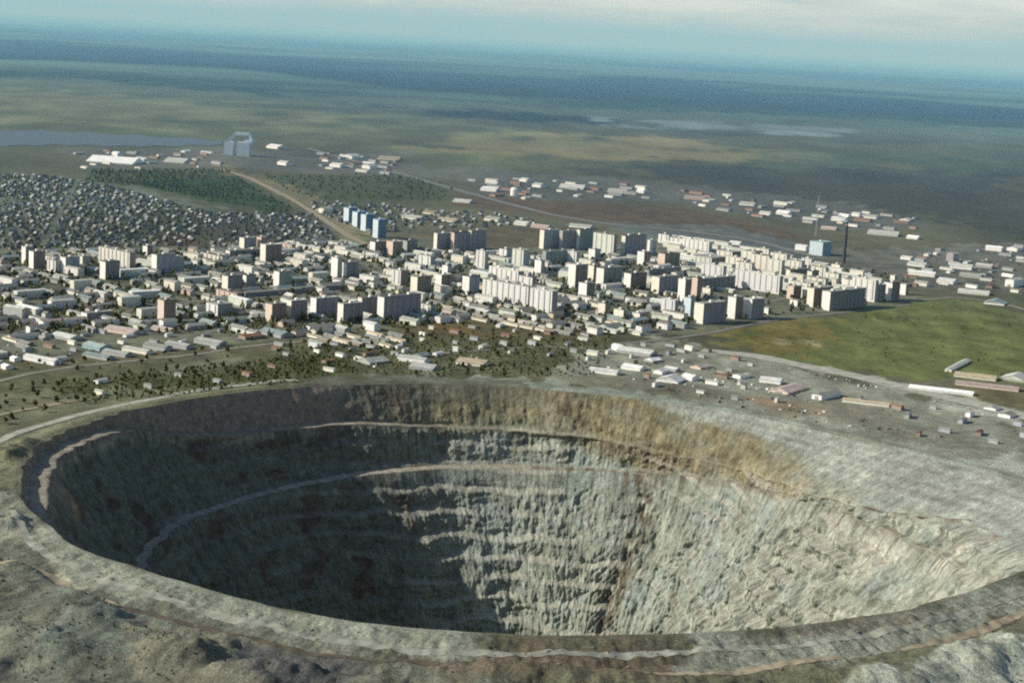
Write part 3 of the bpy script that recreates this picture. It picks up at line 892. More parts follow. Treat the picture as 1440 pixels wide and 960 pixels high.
# Tall blocks: (x, y of the corner nearest the camera on the photograph, sunlit width, shaded width, height, sunlit colour, shaded colour)
W_, C_, P_, L_, G_ = 'white', 'cream', 'pink', 'lilac', 'grey'
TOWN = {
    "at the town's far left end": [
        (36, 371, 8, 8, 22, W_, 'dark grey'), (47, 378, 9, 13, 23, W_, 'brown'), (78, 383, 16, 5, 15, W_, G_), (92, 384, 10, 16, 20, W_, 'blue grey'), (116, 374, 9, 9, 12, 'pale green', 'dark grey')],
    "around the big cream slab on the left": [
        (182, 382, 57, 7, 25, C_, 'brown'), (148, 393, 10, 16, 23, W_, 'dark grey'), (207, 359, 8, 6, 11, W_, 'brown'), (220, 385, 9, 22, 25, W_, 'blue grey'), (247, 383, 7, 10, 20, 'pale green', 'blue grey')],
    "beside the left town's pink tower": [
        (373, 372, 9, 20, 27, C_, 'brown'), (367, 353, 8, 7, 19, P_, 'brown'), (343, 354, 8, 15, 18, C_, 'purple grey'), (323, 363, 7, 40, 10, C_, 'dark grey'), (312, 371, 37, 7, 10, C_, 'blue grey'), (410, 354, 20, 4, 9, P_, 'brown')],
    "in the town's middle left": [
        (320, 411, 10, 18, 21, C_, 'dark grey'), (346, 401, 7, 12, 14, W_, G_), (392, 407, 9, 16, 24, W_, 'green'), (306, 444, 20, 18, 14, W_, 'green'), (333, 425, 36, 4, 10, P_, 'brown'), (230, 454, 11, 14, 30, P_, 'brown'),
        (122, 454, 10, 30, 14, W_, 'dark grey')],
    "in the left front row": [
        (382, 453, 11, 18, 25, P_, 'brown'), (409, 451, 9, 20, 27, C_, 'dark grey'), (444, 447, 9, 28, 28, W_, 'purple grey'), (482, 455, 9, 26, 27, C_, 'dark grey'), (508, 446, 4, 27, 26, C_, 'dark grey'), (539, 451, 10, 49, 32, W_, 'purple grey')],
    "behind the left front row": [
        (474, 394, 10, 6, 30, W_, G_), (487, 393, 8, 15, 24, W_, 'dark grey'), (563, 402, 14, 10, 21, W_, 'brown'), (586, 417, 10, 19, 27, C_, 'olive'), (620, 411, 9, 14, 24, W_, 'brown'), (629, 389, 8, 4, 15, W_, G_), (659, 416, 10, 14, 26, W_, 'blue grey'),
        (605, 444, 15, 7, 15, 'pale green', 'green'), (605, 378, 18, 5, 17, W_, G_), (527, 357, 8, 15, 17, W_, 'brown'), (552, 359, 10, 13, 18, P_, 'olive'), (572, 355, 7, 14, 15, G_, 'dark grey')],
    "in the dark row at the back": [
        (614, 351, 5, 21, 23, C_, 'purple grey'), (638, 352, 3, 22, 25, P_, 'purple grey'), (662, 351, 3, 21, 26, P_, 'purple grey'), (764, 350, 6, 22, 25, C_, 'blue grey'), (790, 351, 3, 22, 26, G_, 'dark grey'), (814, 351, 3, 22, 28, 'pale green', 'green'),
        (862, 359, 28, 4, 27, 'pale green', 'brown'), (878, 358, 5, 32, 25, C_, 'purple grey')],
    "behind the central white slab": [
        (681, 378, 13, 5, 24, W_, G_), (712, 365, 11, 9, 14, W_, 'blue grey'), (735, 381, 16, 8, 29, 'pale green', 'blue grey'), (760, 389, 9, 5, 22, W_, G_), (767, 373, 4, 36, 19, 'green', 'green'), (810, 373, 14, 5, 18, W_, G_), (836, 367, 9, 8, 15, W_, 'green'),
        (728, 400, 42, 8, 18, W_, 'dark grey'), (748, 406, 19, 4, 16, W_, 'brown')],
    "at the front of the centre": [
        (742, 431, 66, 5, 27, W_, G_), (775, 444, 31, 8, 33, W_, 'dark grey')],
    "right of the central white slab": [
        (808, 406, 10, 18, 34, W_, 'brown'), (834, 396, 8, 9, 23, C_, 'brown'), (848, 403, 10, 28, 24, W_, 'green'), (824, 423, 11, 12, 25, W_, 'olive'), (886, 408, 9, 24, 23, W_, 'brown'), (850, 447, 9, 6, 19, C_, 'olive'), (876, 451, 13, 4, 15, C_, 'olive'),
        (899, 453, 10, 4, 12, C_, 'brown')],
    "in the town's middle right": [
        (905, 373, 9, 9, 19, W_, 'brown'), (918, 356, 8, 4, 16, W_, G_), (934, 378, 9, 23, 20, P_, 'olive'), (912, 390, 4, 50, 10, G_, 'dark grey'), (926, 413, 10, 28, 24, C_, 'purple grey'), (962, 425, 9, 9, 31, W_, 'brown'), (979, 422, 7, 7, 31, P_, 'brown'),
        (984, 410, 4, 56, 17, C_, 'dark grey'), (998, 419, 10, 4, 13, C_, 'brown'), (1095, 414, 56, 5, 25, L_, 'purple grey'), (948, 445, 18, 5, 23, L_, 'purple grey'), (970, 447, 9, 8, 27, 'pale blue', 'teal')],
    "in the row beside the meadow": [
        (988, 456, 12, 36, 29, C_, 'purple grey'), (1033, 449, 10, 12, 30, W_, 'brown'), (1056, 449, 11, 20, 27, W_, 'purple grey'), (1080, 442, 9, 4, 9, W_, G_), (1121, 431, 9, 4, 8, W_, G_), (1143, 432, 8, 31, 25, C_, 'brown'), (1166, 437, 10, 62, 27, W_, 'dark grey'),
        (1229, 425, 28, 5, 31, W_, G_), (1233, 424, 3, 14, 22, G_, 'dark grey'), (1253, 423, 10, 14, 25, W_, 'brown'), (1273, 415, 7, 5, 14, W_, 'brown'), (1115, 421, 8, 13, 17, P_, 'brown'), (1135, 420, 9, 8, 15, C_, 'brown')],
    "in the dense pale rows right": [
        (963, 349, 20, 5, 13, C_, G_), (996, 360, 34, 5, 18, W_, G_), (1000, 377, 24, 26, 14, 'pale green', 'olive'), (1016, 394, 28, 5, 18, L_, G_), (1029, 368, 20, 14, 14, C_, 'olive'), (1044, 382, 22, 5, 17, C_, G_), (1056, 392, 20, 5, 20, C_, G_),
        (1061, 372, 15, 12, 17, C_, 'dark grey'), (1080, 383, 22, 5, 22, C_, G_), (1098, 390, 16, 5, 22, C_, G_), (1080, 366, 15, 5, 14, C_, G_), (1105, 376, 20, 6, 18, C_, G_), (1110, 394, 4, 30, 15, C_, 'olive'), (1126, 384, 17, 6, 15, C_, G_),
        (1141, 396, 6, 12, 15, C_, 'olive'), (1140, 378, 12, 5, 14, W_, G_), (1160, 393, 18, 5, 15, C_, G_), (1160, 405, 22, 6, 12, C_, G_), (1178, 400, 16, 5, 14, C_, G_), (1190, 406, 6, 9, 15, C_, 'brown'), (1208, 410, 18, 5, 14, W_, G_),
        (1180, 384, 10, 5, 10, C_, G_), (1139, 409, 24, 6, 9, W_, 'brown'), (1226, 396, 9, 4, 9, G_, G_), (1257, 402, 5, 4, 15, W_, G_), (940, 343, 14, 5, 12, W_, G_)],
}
for where, rows in TOWN.items():
    rows = sorted(rows, key=lambda q: q[0])
    looks = []
    for (x, y, a, b, h, lit, dark) in rows:
        size = "low" if h < 13 else ("tall" if h >= 27 else "")
        if a >= 20 and a > 1.6 * b:
            look = f"{size} long {lit} slab"
        elif b >= 20 and b > 1.6 * a:
            look = f"{size} {lit}-ended slab with {dark} side" if len(where.split()) < 6 else f"{size} {lit}-ended slab"
        else:
            look = f"{size} {lit} block with {dark} side" if dark != lit and len(where.split()) < 6 else f"{size} {lit} block"
        look = look.strip()
        looks.append(look)
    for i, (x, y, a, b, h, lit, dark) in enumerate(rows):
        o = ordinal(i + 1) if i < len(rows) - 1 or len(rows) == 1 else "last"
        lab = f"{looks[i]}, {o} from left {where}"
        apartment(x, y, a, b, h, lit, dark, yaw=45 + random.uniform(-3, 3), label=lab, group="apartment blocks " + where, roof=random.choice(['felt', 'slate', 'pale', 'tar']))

# four blue-topped blocks at the head of the dirt road, the teal building, the works by the river
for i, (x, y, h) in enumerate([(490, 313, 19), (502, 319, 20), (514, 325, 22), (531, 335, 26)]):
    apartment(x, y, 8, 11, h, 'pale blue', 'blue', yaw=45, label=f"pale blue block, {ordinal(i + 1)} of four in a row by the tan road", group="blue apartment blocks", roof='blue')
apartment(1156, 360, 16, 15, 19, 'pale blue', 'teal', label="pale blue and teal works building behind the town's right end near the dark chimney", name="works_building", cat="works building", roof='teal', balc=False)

# ------------------------------------------------------------------ sheds, yards
SHEDS = [
    # left works yards: x, y, a, b, h, wall, roof, yaw, words
    (76, 514, 52, 7, 9, 'white', 'white', 60, "bright white long shed at the left edge of the works yard"),
    (20, 509, 9, 4, 7, 'white', 'white', 45, "small white hut left of the bright white long shed"),
    (8, 520, 10, 8, 7, 'cream', 'white', 45, "pale shed cut by the left edge of the frame below the small white hut"),
    (31, 452, 32, 7, 20, 'grey', 'pale', 60, "big pale grey hall at the left edge under the town"),
    (61, 461, 10, 50, 11, 'white', 'pinkish', 45, "long low hall with pinkish roof and dark shaded front"),
    (150, 507, 40, 8, 7, 'grey', 'teal', 60, "first and nearest of the slanting teal-grey sheds beside the works road"),
    (176, 503, 38, 8, 7, 'grey', 'slate', 60, "second slanting grey shed beside the works road"),
    (206, 499, 40, 7, 7, 'cream', 'pale', 60, "third slanting shed beside the works road, with the palest roof"),
    (232, 494, 36, 8, 8, 'grey', 'slate', 60, "fourth slanting grey shed beside the works road"),
    (262, 492, 34, 8, 8, 'grey', 'slate', 60, "fifth slanting grey shed beside the works road"),
    (308, 488, 40, 9, 8, 'grey', 'pale', 60, "last slanting shed beside the works road, broad and pale grey"),
    (98, 480, 34, 14, 8, 'grey', 'pale', 55, "broad pale grey shed behind the row of slanting sheds"),
    (140, 494, 30, 14, 9, 'teal', 'teal', 55, "dark teal shed at the left of the slanting row"),
    (186, 472, 46, 12, 8, 'pink', 'pinkish', 60, "brownish striped shed behind the slanting row"),
    (238, 468, 30, 8, 6, 'pink', 'pinkish', 60, "low pinkish shed under the pink tower"),
    (395, 476, 36, 16, 9, 'grey', 'teal', 50, "teal-roofed long house in front of the left front row"),
    (345, 478, 12, 22, 7, 'brown', 'rust', 45, "brown low shed with rusty roof left of the teal-roofed house"),
    # middle
    (526, 466, 17, 8, 12, 'white', 'white', 50, "bright white store in front of the dark purple slab"),
    (597, 512, 40, 6, 8, 'white', 'pale', 66, "white long shed with green side near the pit's far rim"),
    (592, 504, 14, 12, 6, 'green', 'teal', 55, "small dark green shed behind the white long shed at the far rim"),
    (608, 522, 34, 10, 6, 'blue grey', 'pale', 70, "flat pale blue shed in front of the white long shed at the far rim"),
    (520, 513, 20, 26, 8, 'grey', 'slate', 45, "dark grey shed on the far rim left of the white long shed"),
    (508, 508, 12, 6, 5, 'cream', 'pale', 45, "tiny pale hut left of the dark grey rim shed"),
    (680, 516, 40, 10, 5, 'cream', 'tan', 70, "low tan shed on the far rim right of the pale blue shed"),
    # right yard
    (867, 528, 39, 6, 7, 'white', 'white', 68, "bright white narrow shed at the left end of the right-hand yard"),
    (914, 502, 46, 12, 8, 'grey', 'pale', 62, "broad pale grey workshop at the back of the right-hand yard"),
    (872, 494, 12, 8, 9, 'white', 'white', 45, "white gatehouse at the back corner of the broad grey workshop"),
    (900, 522, 26, 10, 7, 'white', 'white', 60, "white shed right of the bright narrow one in the yard"),
    (918, 510, 12, 14, 5, 'grey', 'white', 45, "small white-roofed shed in front of the broad grey workshop"),
    (931, 527, 12, 12, 7, 'white', 'white', 55, "small white shed with dark side in the middle of the yard"),
    (953, 540, 30, 14, 8, 'white', 'white', 65, "white zigzag shed nearest the pit in the yard"),
    (973, 536, 14, 12, 8, 'white', 'white', 45, "white gabled shed joined to the right of the zigzag shed"),
    (950, 523, 16, 8, 6, 'grey', 'pale', 55, "low pale shed behind the white zigzag shed"),
    (985, 520, 14, 18, 6, 'pink', 'pinkish', 50, "pinkish shed with dark side at the right of the yard"),
    (1041, 533, 10, 16, 7, 'white', 'pale', 45, "white hut with black side by the pale road"),
    (1097, 541, 28, 7, 8, 'white', 'white', 68, "white shed by the pale road left of the dark long shed"),
    (1108, 555, 24, 36, 8, 'pink', 'pinkish', 55, "pale pink shed with long dark slatted side"),
    (1155, 563, 12, 34, 9, 'white', 'slate', 50, "white-ended grey shed right of the pink slatted one"),
    (1250, 573, 62, 5, 4, 'cream', 'tan', 70, "narrow tan shed running along the yard's right side"),
    (1368, 557, 84, 6, 5, 'white', 'white', 70, "very long white shed below the meadow's right corner"),
    (1432, 551, 82, 6, 6, 'pink', 'pinkish', 70, "very long pinkish shed at the right edge below the meadow"),
    (1338, 523, 5, 50, 5, 'cream', 'pale', 62, "long pale shed slanting up to the meadow's right corner"),
    (1400, 536, 54, 8, 5, 'cream', 'tan', 70, "tan shed between the pale and the pinkish long sheds"),
    (1440, 538, 30, 20, 8, 'grey', 'pale', 60, "pale grey hall at the right edge above the pinkish long shed"),
    (1400, 578, 14, 12, 6, 'white', 'pale', 50, "small white shed above the pit's right rim, left of its neighbour"),
    (1420, 588, 14, 14, 7, 'white', 'slate', 50, "small white shed with dark side nearest the right edge"),
    # beyond the town on the right
    (1314, 390, 34, 6, 7, 'white', 'white', 66, "bright white shed behind the town's right end"),
    (1300, 376, 22, 10, 6, 'white', 'pale', 60, "pale shed behind the bright white one right of the town"),
    (1366, 380, 28, 8, 7, 'white', 'pale', 66, "white shed right of the blue-grey block beyond the meadow"),
    (1340, 400, 20, 12, 7, 'cream', 'white', 55, "cream shed at the top corner of the meadow"),
    (1303, 403, 16, 6, 7, 'cream', 'pale', 60, "small cream shed left of the meadow's top corner"),
    (1408, 354, 20, 6, 7, 'white', 'white', 62, "white shed far right beyond the meadow"),
    (1430, 354, 12, 12, 7, 'white', 'pale', 50, "small white shed far right beside the white one"),
    (1425, 404, 10, 20, 12, 'white', 'pale', 50, "white and blue hall at the right edge behind the meadow"),
    (1390, 416, 40, 8, 5, 'cream', 'pale', 70, "low cream shed along the meadow's upper right edge"),
    (1412, 430, 26, 12, 5, 'white', 'teal', 66, "white shed with teal roof at the meadow's upper right"),
    (1378, 392, 26, 10, 6, 'grey', 'slate', 62, "grey shed in the yard beyond the meadow"),
    (1394, 378, 20, 8, 6, 'grey', 'pale', 62, "pale grey shed at the back of the yard beyond the meadow"),
    (1340, 368, 8, 10, 13, 'purple grey', 'slate', 45, "tall blue-grey block standing between sheds beyond the meadow"),
    (1280, 366, 12, 8, 5, 'white', 'pale', 50, "small pale hut behind the bright white shed"),
    (1133, 353, 14, 6, 8, 'white', 'white', 55, "white store left of the teal works building"),
    (1262, 333, 40, 10, 6, 'pale blue', 'pale', 70, "flat pale shed right of the dark chimney"),
    (1290, 337, 14, 8, 5, 'white', 'white', 60, "tiny white shed far behind the meadow's top corner"),
    # industry across the plain
    (186, 232, 68, 8, 4, 'white', 'white', 80, "long pale shed in the river works, leftmost"),
    (202, 228, 16, 8, 6, 'white', 'white', 55, "white shed in the river works right of the long pale one"),
    (258, 230, 30, 8, 4, 'white', 'pale', 75, "pale shed in the river works, third from left"),
    (165, 220, 10, 6, 6, 'white', 'white', 50, "small white hut at the left of the river works"),
    (390, 210, 18, 12, 6, 'cream', 'white', 40, "white slanting shed right of the ore plant"),
    (402, 233, 14, 8, 6, 'white', 'pale', 50, "pale shed by the road right of the ore plant"),
    (495, 224, 14, 10, 7, 'white', 'white', 60, "bright white shed at the far road bend"),
    (520, 238, 12, 10, 7, 'white', 'pale', 55, "pale shed just below the far road bend"),
    (478, 236, 16, 8, 6, 'white', 'pale', 55, "pale shed left of the far road bend"),
    (560, 226, 30, 6, 4, 'cream', 'tan', 75, "tan strip shed beyond the far road bend"),
    (697, 270, 22, 8, 6, 'white', 'white', 66, "white shed left of the white tank"),
    (760, 264, 12, 8, 6, 'white', 'pale', 55, "pale shed just right of the white tank"),
    (740, 256, 10, 8, 5, 'white', 'pale', 50, "small pale hut behind the white tank"),
    (820, 267, 34, 6, 5, 'pale green', 'pale', 78, "pale green strip shed on the plain behind the town"),
    (880, 272, 26, 6, 5, 'white', 'pale', 75, "pale shed on the plain, right of the pale green strip"),
    (905, 272, 10, 6, 6, 'white', 'white', 55, "small white hut right of the plain's pale shed"),
    (990, 282, 28, 6, 5, 'pink', 'pinkish', 75, "pinkish shed on the dark plain right of centre"),
    (1060, 290, 20, 6, 5, 'white', 'pale', 70, "pale shed on the dark plain left of the white mast"),
    (1108, 303, 16, 8, 6, 'white', 'white', 62, "white shed on the dark plain just left of the white mast"),
    (1082, 303, 14, 6, 5, 'white', 'white', 62, "white shed on the dark plain, second left of the white mast"),
    (1188, 312, 18, 6, 6, 'white', 'white', 62, "bright white slanting shed behind the dark chimney"),
    (1208, 305, 10, 6, 6, 'white', 'pale', 55, "small white hut right of the slanting shed"),
    (1232, 308, 16, 8, 5, 'white', 'pale', 60, "pale shed right of the small hut behind the chimney"),
    (1278, 312, 12, 8, 5, 'lilac', 'pinkish', 60, "lilac shed farthest right on the dark plain"),
    (1175, 324, 20, 6, 4, 'pink', 'pinkish', 70, "pinkish shed left of the dark chimney's foot"),
    (660, 286, 24, 6, 4, 'cream', 'pale', 72, "cream strip shed left of the grey road behind the town"),
    (612, 302, 18, 6, 5, 'cream', 'tan', 66, "tan shed among houses right of the four blue blocks"),
    (590, 310, 26, 8, 6, 'cream', 'pale', 62, "cream house-like shed right of the four blue blocks"),
    (640, 313, 26, 8, 5, 'cream', 'tan', 62, "tan shed right of the cream one behind the town"),
    (700, 312, 20, 8, 6, 'cream', 'pale', 62, "pale shed on the red-brown ground behind the town"),
    (740, 318, 18, 8, 6, 'cream', 'pale', 62, "pale shed by the grey road behind the dark row"),
    (770, 322, 24, 6, 5, 'pink', 'pinkish', 66, "pinkish shed by the grey road behind the dark row"),
    (830, 322, 30, 6, 5, 'pale green', 'pale', 66, "pale strip shed along the grey road above the dark row"),
    (455, 300, 8, 12, 8, 'cream', 'pale', 40, "cream slanting shed left of the four blue blocks"),
    (1040, 345, 14, 6, 5, 'white', 'white', 60, "white hut behind the dense pale rows"),
]
for x, y, a, b, h, wl, rf, yw, words in SHEDS:
    hall(x, y, a, b, h, wl, rf, yaw=90 - yw if yw > 45 else yw, label=words, group="sheds and works halls")

# the many small sheds strung across the plain, the yards and beyond the meadow
rnd0 = random.Random(5)
SMALL = [([(100, 212), (300, 214), (310, 236), (120, 238)], 60, 26, "at the river works"), ([(440, 214), (560, 222), (560, 246), (440, 240)], 60, 20, "at the far road bend"), ([(660, 250), (800, 254), (930, 264), (920, 280), (680, 280)], 55, 30, "on the plain around the white tank"),
         ([(960, 268), (1100, 284), (1290, 306), (1290, 326), (1100, 312), (960, 288)], 60, 40, "on the dark plain by the chimney"), ([(1255, 350), (1440, 345), (1440, 420), (1340, 412), (1270, 400)], 40, 30, "in the yards beyond the meadow"),
         ([(800, 500), (940, 482), (1030, 500), (1130, 545), (1200, 575), (1080, 572), (900, 540)], 22, 26, "in the right-hand yard above the pit"), ([(1200, 560), (1440, 590), (1440, 625), (1300, 620)], 34, 12, "by the pale road above the pit's right rim"),
         ([(560, 464), (700, 452), (850, 476), (800, 500), (560, 500)], 40, 26, "on the scrub below the central white slab"), ([(380, 486), (560, 474), (560, 500), (480, 502), (400, 500)], 32, 22, "below the left front row"), ([(100, 540), (330, 515), (480, 508), (480, 520), (330, 535), (150, 562)], 50, 14, "in the green belt by the pit"),
         ([(-10, 470), (340, 465), (330, 490), (60, 515), (-10, 520)], 30, 18, "in the left works yard")]
SC = [('white', 'white', "white shed"), ('cream', 'pale', "pale shed"), ('grey', 'slate', "grey shed"), ('brown', 'rust', "rusty brown shed"), ('blue grey', 'felt', "dull grey shed"), ('white', 'pale', "white hut with pale roof")]


def hut(cx, cy, rz, L, W, H, wl, rf):
    o = empty("yard_hut", (cx, cy, float(gh(cx, cy))), rz)
    m = MB()
    m.box(-L / 2, L / 2, -W / 2, W / 2, -2, H)
    m.build("wall", wall_mat(wl, False), o)
    m = MB()
    m.gable(-L / 2, L / 2, -W / 2, W / 2, H + .02, W * .16)
    m.build("roof", roof_mat(rf, ROOF[rf]), o)
    return o


def small_sheds():
    for poly, sp, cnt, where in SMALL:
        for x, y in scatter(poly, sp, 900, 12, rnd0)[:cnt]:
            i = rnd0.choices(range(6), (1.2, 2, 3, 3, 3, 1))[0]
            wl, rf, words = SC[i]
            far = y > 4000
            L = rnd0.uniform(12, 28) * (1.5 if far else 1) * (0.6 if y < 2500 else 1)
            o = hut(x, y, R(rnd0.choice((150, 60, 135)) + rnd0.uniform(-8, 8)), L, L * rnd0.uniform(.3, .5), rnd0.uniform(3.2, 5.5), wl, rf)
            tag(o, "small " + words + " " + where, "hut", "small " + words + "s " + where)


# long low dwellings with pale roofs that thread through the town
LONG = [(345, 418, 6, 70, 8, 'long dark low block on the left half of the tree-lined street'), (412, 412, 6, 66, 8, 'long dark low block on the right half of the tree-lined street'),
        (620, 393, 46, 7, 8, 'long cream roof behind the cream tower in the centre'), (545, 372, 44, 8, 8, 'long low cream block bending above the centre'),
        (466, 358, 60, 6, 6, 'long thin cream roof below the tan road'), (780, 424, 34, 6, 6, 'low white-roofed block right of the long white slab'), (812, 424, 34, 7, 7, 'low white-roofed block beside the small white tower'),
        (146, 422, 21, 8, 11, 'short cream block left of the long cream roof in the left town'), (184, 423, 32, 8, 9, 'cream low block with pink tinge in the left town'), (866, 470, 44, 8, 6, 'long pinkish roof at the front of the garages'),
        (900, 472, 30, 8, 6, 'pale long roof right of the pinkish one at the front'), (1030, 412, 30, 8, 5, 'white-roofed low block behind the meadow front row')]
for x, y, a, b, h, words in LONG:
    hall(x, y, a, b, h, 'cream' if b < 20 else 'dark grey', 'pale' if b < 20 else 'felt', yaw=45, label=words, name="low_block", cat="low block", group="long low blocks in the town", windows=True)


# ------------------------------------------------------------------ chimney, masts, tank, ore plant
def lathe(mb, prof, n=16, mi=0, cx=0, cy=0):
    for (r0, z0), (r1, z1) in zip(prof[:-1], prof[1:]):
        for i in range(n):
            a, b = 2 * math.pi * i / n, 2 * math.pi * (i + 1) / n
            p = [(cx + r0 * math.cos(a), cy + r0 * math.sin(a), z0), (cx + r0 * math.cos(b), cy + r0 * math.sin(b), z0), (cx + r1 * math.cos(b), cy + r1 * math.sin(b), z1), (cx + r1 * math.cos(a), cy + r1 * math.sin(a), z1)]
            if r1 < 1e-6:
                p = p[:3]
            mb.quad(p, mi)


x, y, _ = at(1186, 374)
k = ppm(x, y)
ch = empty("factory_chimney", (x, y, 0))
tag(ch, "tall dark chimney standing behind the town's right end", "chimney")
Hc = 62 / k
m = MB()
lathe(m, [(3.6, -1), (3.0, Hc * .5), (2.4, Hc)])
m.build("shaft", wall_mat('soot', False), ch)
m = MB()
lathe(m, [(2.42, Hc - 7), (2.75, Hc - 6.5), (2.75, Hc - 4), (2.42, Hc - 3.5)])
m.build("platform_ring", wall_mat('brown', False), ch)
m = MB()
m.box(-7, 7, -5, 5, -1, 6)
m.build("base_house", wall_mat('brown', False), ch)
x, y, _ = at(1147, 332)
k = ppm(x, y)
ms = empty("radio_mast", (x, y, 0))
tag(ms, "thin pale lattice mast on the dark plain left of the chimney", "mast")
Hm = 54 / k
m = MB()
for sx, sy in ((-1, -1), (1, -1), (1, 1), (-1, 1)):
    lathe(m, [(0.35, -1), (0.25, Hm)], 5, 0, sx * 1.1, sy * 1.1)
z = 0
while z < Hm - 3:
    m.box(-1.3, 1.3, -1.3, 1.3, z, z + 0.5, "-x+x-y+y+z-z")
    z += 5.0
m.build("lattice", wall_mat('grey', False), ms)
m = MB()
lathe(m, [(0.3, Hm), (0.1, Hm + 8)], 6)
m.build("antenna", wall_mat('white', False), ms)
x, y, _ = at(723, 275)
k = ppm(x, y)
tk = empty("storage_tank", (x, y, 0))
tag(tk, "round white tank among sheds on the plain behind the town", "tank")
m = MB()
rt = 5.5 / k
lathe(m, [(rt, -1), (rt, 9 / k)], 24)
m.build("tank_shell", wall_mat('white', False), tk)
m = MB()
lathe(m, [(rt * 1.02, 9 / k), (rt * .7, 11 / k), (0, 11.8 / k)], 24)
m.build("tank_dome", wall_mat('white', False), tk)

# ore plant by the river: sloping conveyor galleries joining two pale houses into an arch
x, y, _ = at(335, 219)
k = ppm(x, y)
op = empty("ore_plant", (x, y, 0))
tag(op, "pale blue-grey ore plant with arched conveyor galleries by the river", "ore plant")
u = 1 / k
m = MB()
m.box(-20 * u, -8 * u, 0, 40, -1, 18 * u, uvf="-y")
m.build("crusher_house", wall_mat('pale blue', True), op)
m = MB()
m.box(-2 * u, 16 * u, -10, 26, -1, 19 * u, uvf="-y")
m.build("mill_house", wall_mat('pale blue', True), op)


def beam(mb, p, q, w, h):
    p, q = Vector(p), Vector(q)
    d = (q - p).normalized()
    sxy = d.cross(Vector((0, 0, 1))).normalized() * w / 2
    up = sxy.cross(d).normalized() * h / 2
    c = [[a + s * sxy + t * up for s, t in ((-1, -1), (1, -1), (1, 1), (-1, 1))] for a in (p, q)]
    for i in range(4):
        j = (i + 1) % 4
        mb.quad([c[0][i], c[0][j], c[1][j], c[1][i]])
    mb.quad(c[0][::-1])
    mb.quad(c[1])


m = MB()
beam(m, (-20 * u, 6, 14 * u), (-4 * u, 10, 31 * u), 10, 9)
m.build("conveyor_gallery", wall_mat('pale blue', False), op)
m = MB()
beam(m, (-5 * u, 10, 30.5 * u), (14 * u, 10, 30.5 * u), 11, 9)
m.build("conveyor_gallery", wall_mat('pale blue', False), op)
m = MB()
beam(m, (14 * u, 10, 31 * u), (19 * u, 10, 18 * u), 10, 9)
m.build("conveyor_gallery", wall_mat('pale blue', False), op)
m = MB()
m.box(8 * u, 19 * u, -4, 24, 16 * u, 22 * u)
m.build("transfer_tower", wall_mat('pale blue', False), op)
FOOT.append((x, y, 60))

# smoke drifting from the chimney
x, y, _ = at(1186, 374)
v, f = [], []
rr = random.Random(3)
sm = bpy.data.meshes.new("smoke")
mb = MB()
for i in range(9):
    t = i / 8
    cx, cz, rad = 1.0 - 26 * t, Hc + 2.5 + 14 * t, 1.4 + 3.6 * t
    n1, n2 = 10, 6
    cy = rr.uniform(-1, 1)
    pr = [(rad * math.sin(math.pi * q / n2), cz + rad * 0.8 * -math.cos(math.pi * q / n2)) for q in range(n2 + 1)]
    lathe(mb, [(max(a, 1e-7), b) for a, b in pr], n1, 0, cx + rr.uniform(-.6, .6), cy)
ms_, nt, b = new_mat("smoke_white")
nt.nodes.clear()
out = nt.nodes.new("ShaderNodeOutputMaterial")
vs = node(nt, "ShaderNodeVolumeScatter", Density=0.16, Anisotropy=0.2)
vs.inputs["Color"].default_value = (0.95, 0.95, 0.95, 1)
nt.links.new(vs.outputs[0], out.inputs["Volume"])
so_ = mb.build("smoke", ms_)
so_.location = (x, y, 0)
tag(so_, "thin white smoke drifting left from the dark chimney's top", "smoke", kind="stuff")


# ------------------------------------------------------------------ small houses
def house_mesh(name, L, W, H, rise, wall, roof, win=True):
    m = MB()
    m.box(-L / 2, L / 2, -W / 2, W / 2, -1.5, H, "-x+x-y+y", {}, "-y+y" if win else "")
    w = m
    w.gable(-L / 2, L / 2, -W / 2, W / 2, H + 0.02, rise, 0.5, 1, 0)
    me_o = w.build(name, [wall_mat(wall, win), roof_mat(roof, ROOF[roof])])
    me = me_o.data
    bpy.data.objects.remove(me_o)
    return me


def house_parts(L, W, H, rise, wall, roof):
    a = MB()
    a.box(-L / 2, L / 2, -W / 2, W / 2, -1.5, H, "-x+x-y+y", {}, "-y+y-x+x")
    ao = a.build("wall", wall_mat(wall, True))
    r = MB()
    r.gable(-L / 2, L / 2, -W / 2, W / 2, H + 0.02, rise)
    ro = r.build("roof", roof_mat(roof, ROOF[roof]))
    c = MB()
    for sx in (-.28,):
        c.box(L * sx - .5, L * sx + .5, W * .12 - .5, W * .12 + .5, H + rise * .55, H + rise + 1.1, "-x+x-y+y+z")
    co = c.build("chimney", wall_mat('brown', False))
    out = (ao.data, ro.data, co.data)
    for q in (ao, ro, co):
        bpy.data.objects.remove(q)
    return out


def in_poly(px, py, poly):
    ins = False
    n = len(poly)
    for i in range(n):
        ax, ay = poly[i]
        bx, by = poly[(i + 1) % n]
        if (ay > py) != (by > py) and px < (bx - ax) * (py - ay) / (by - ay) + ax:
            ins = not ins
    return ins


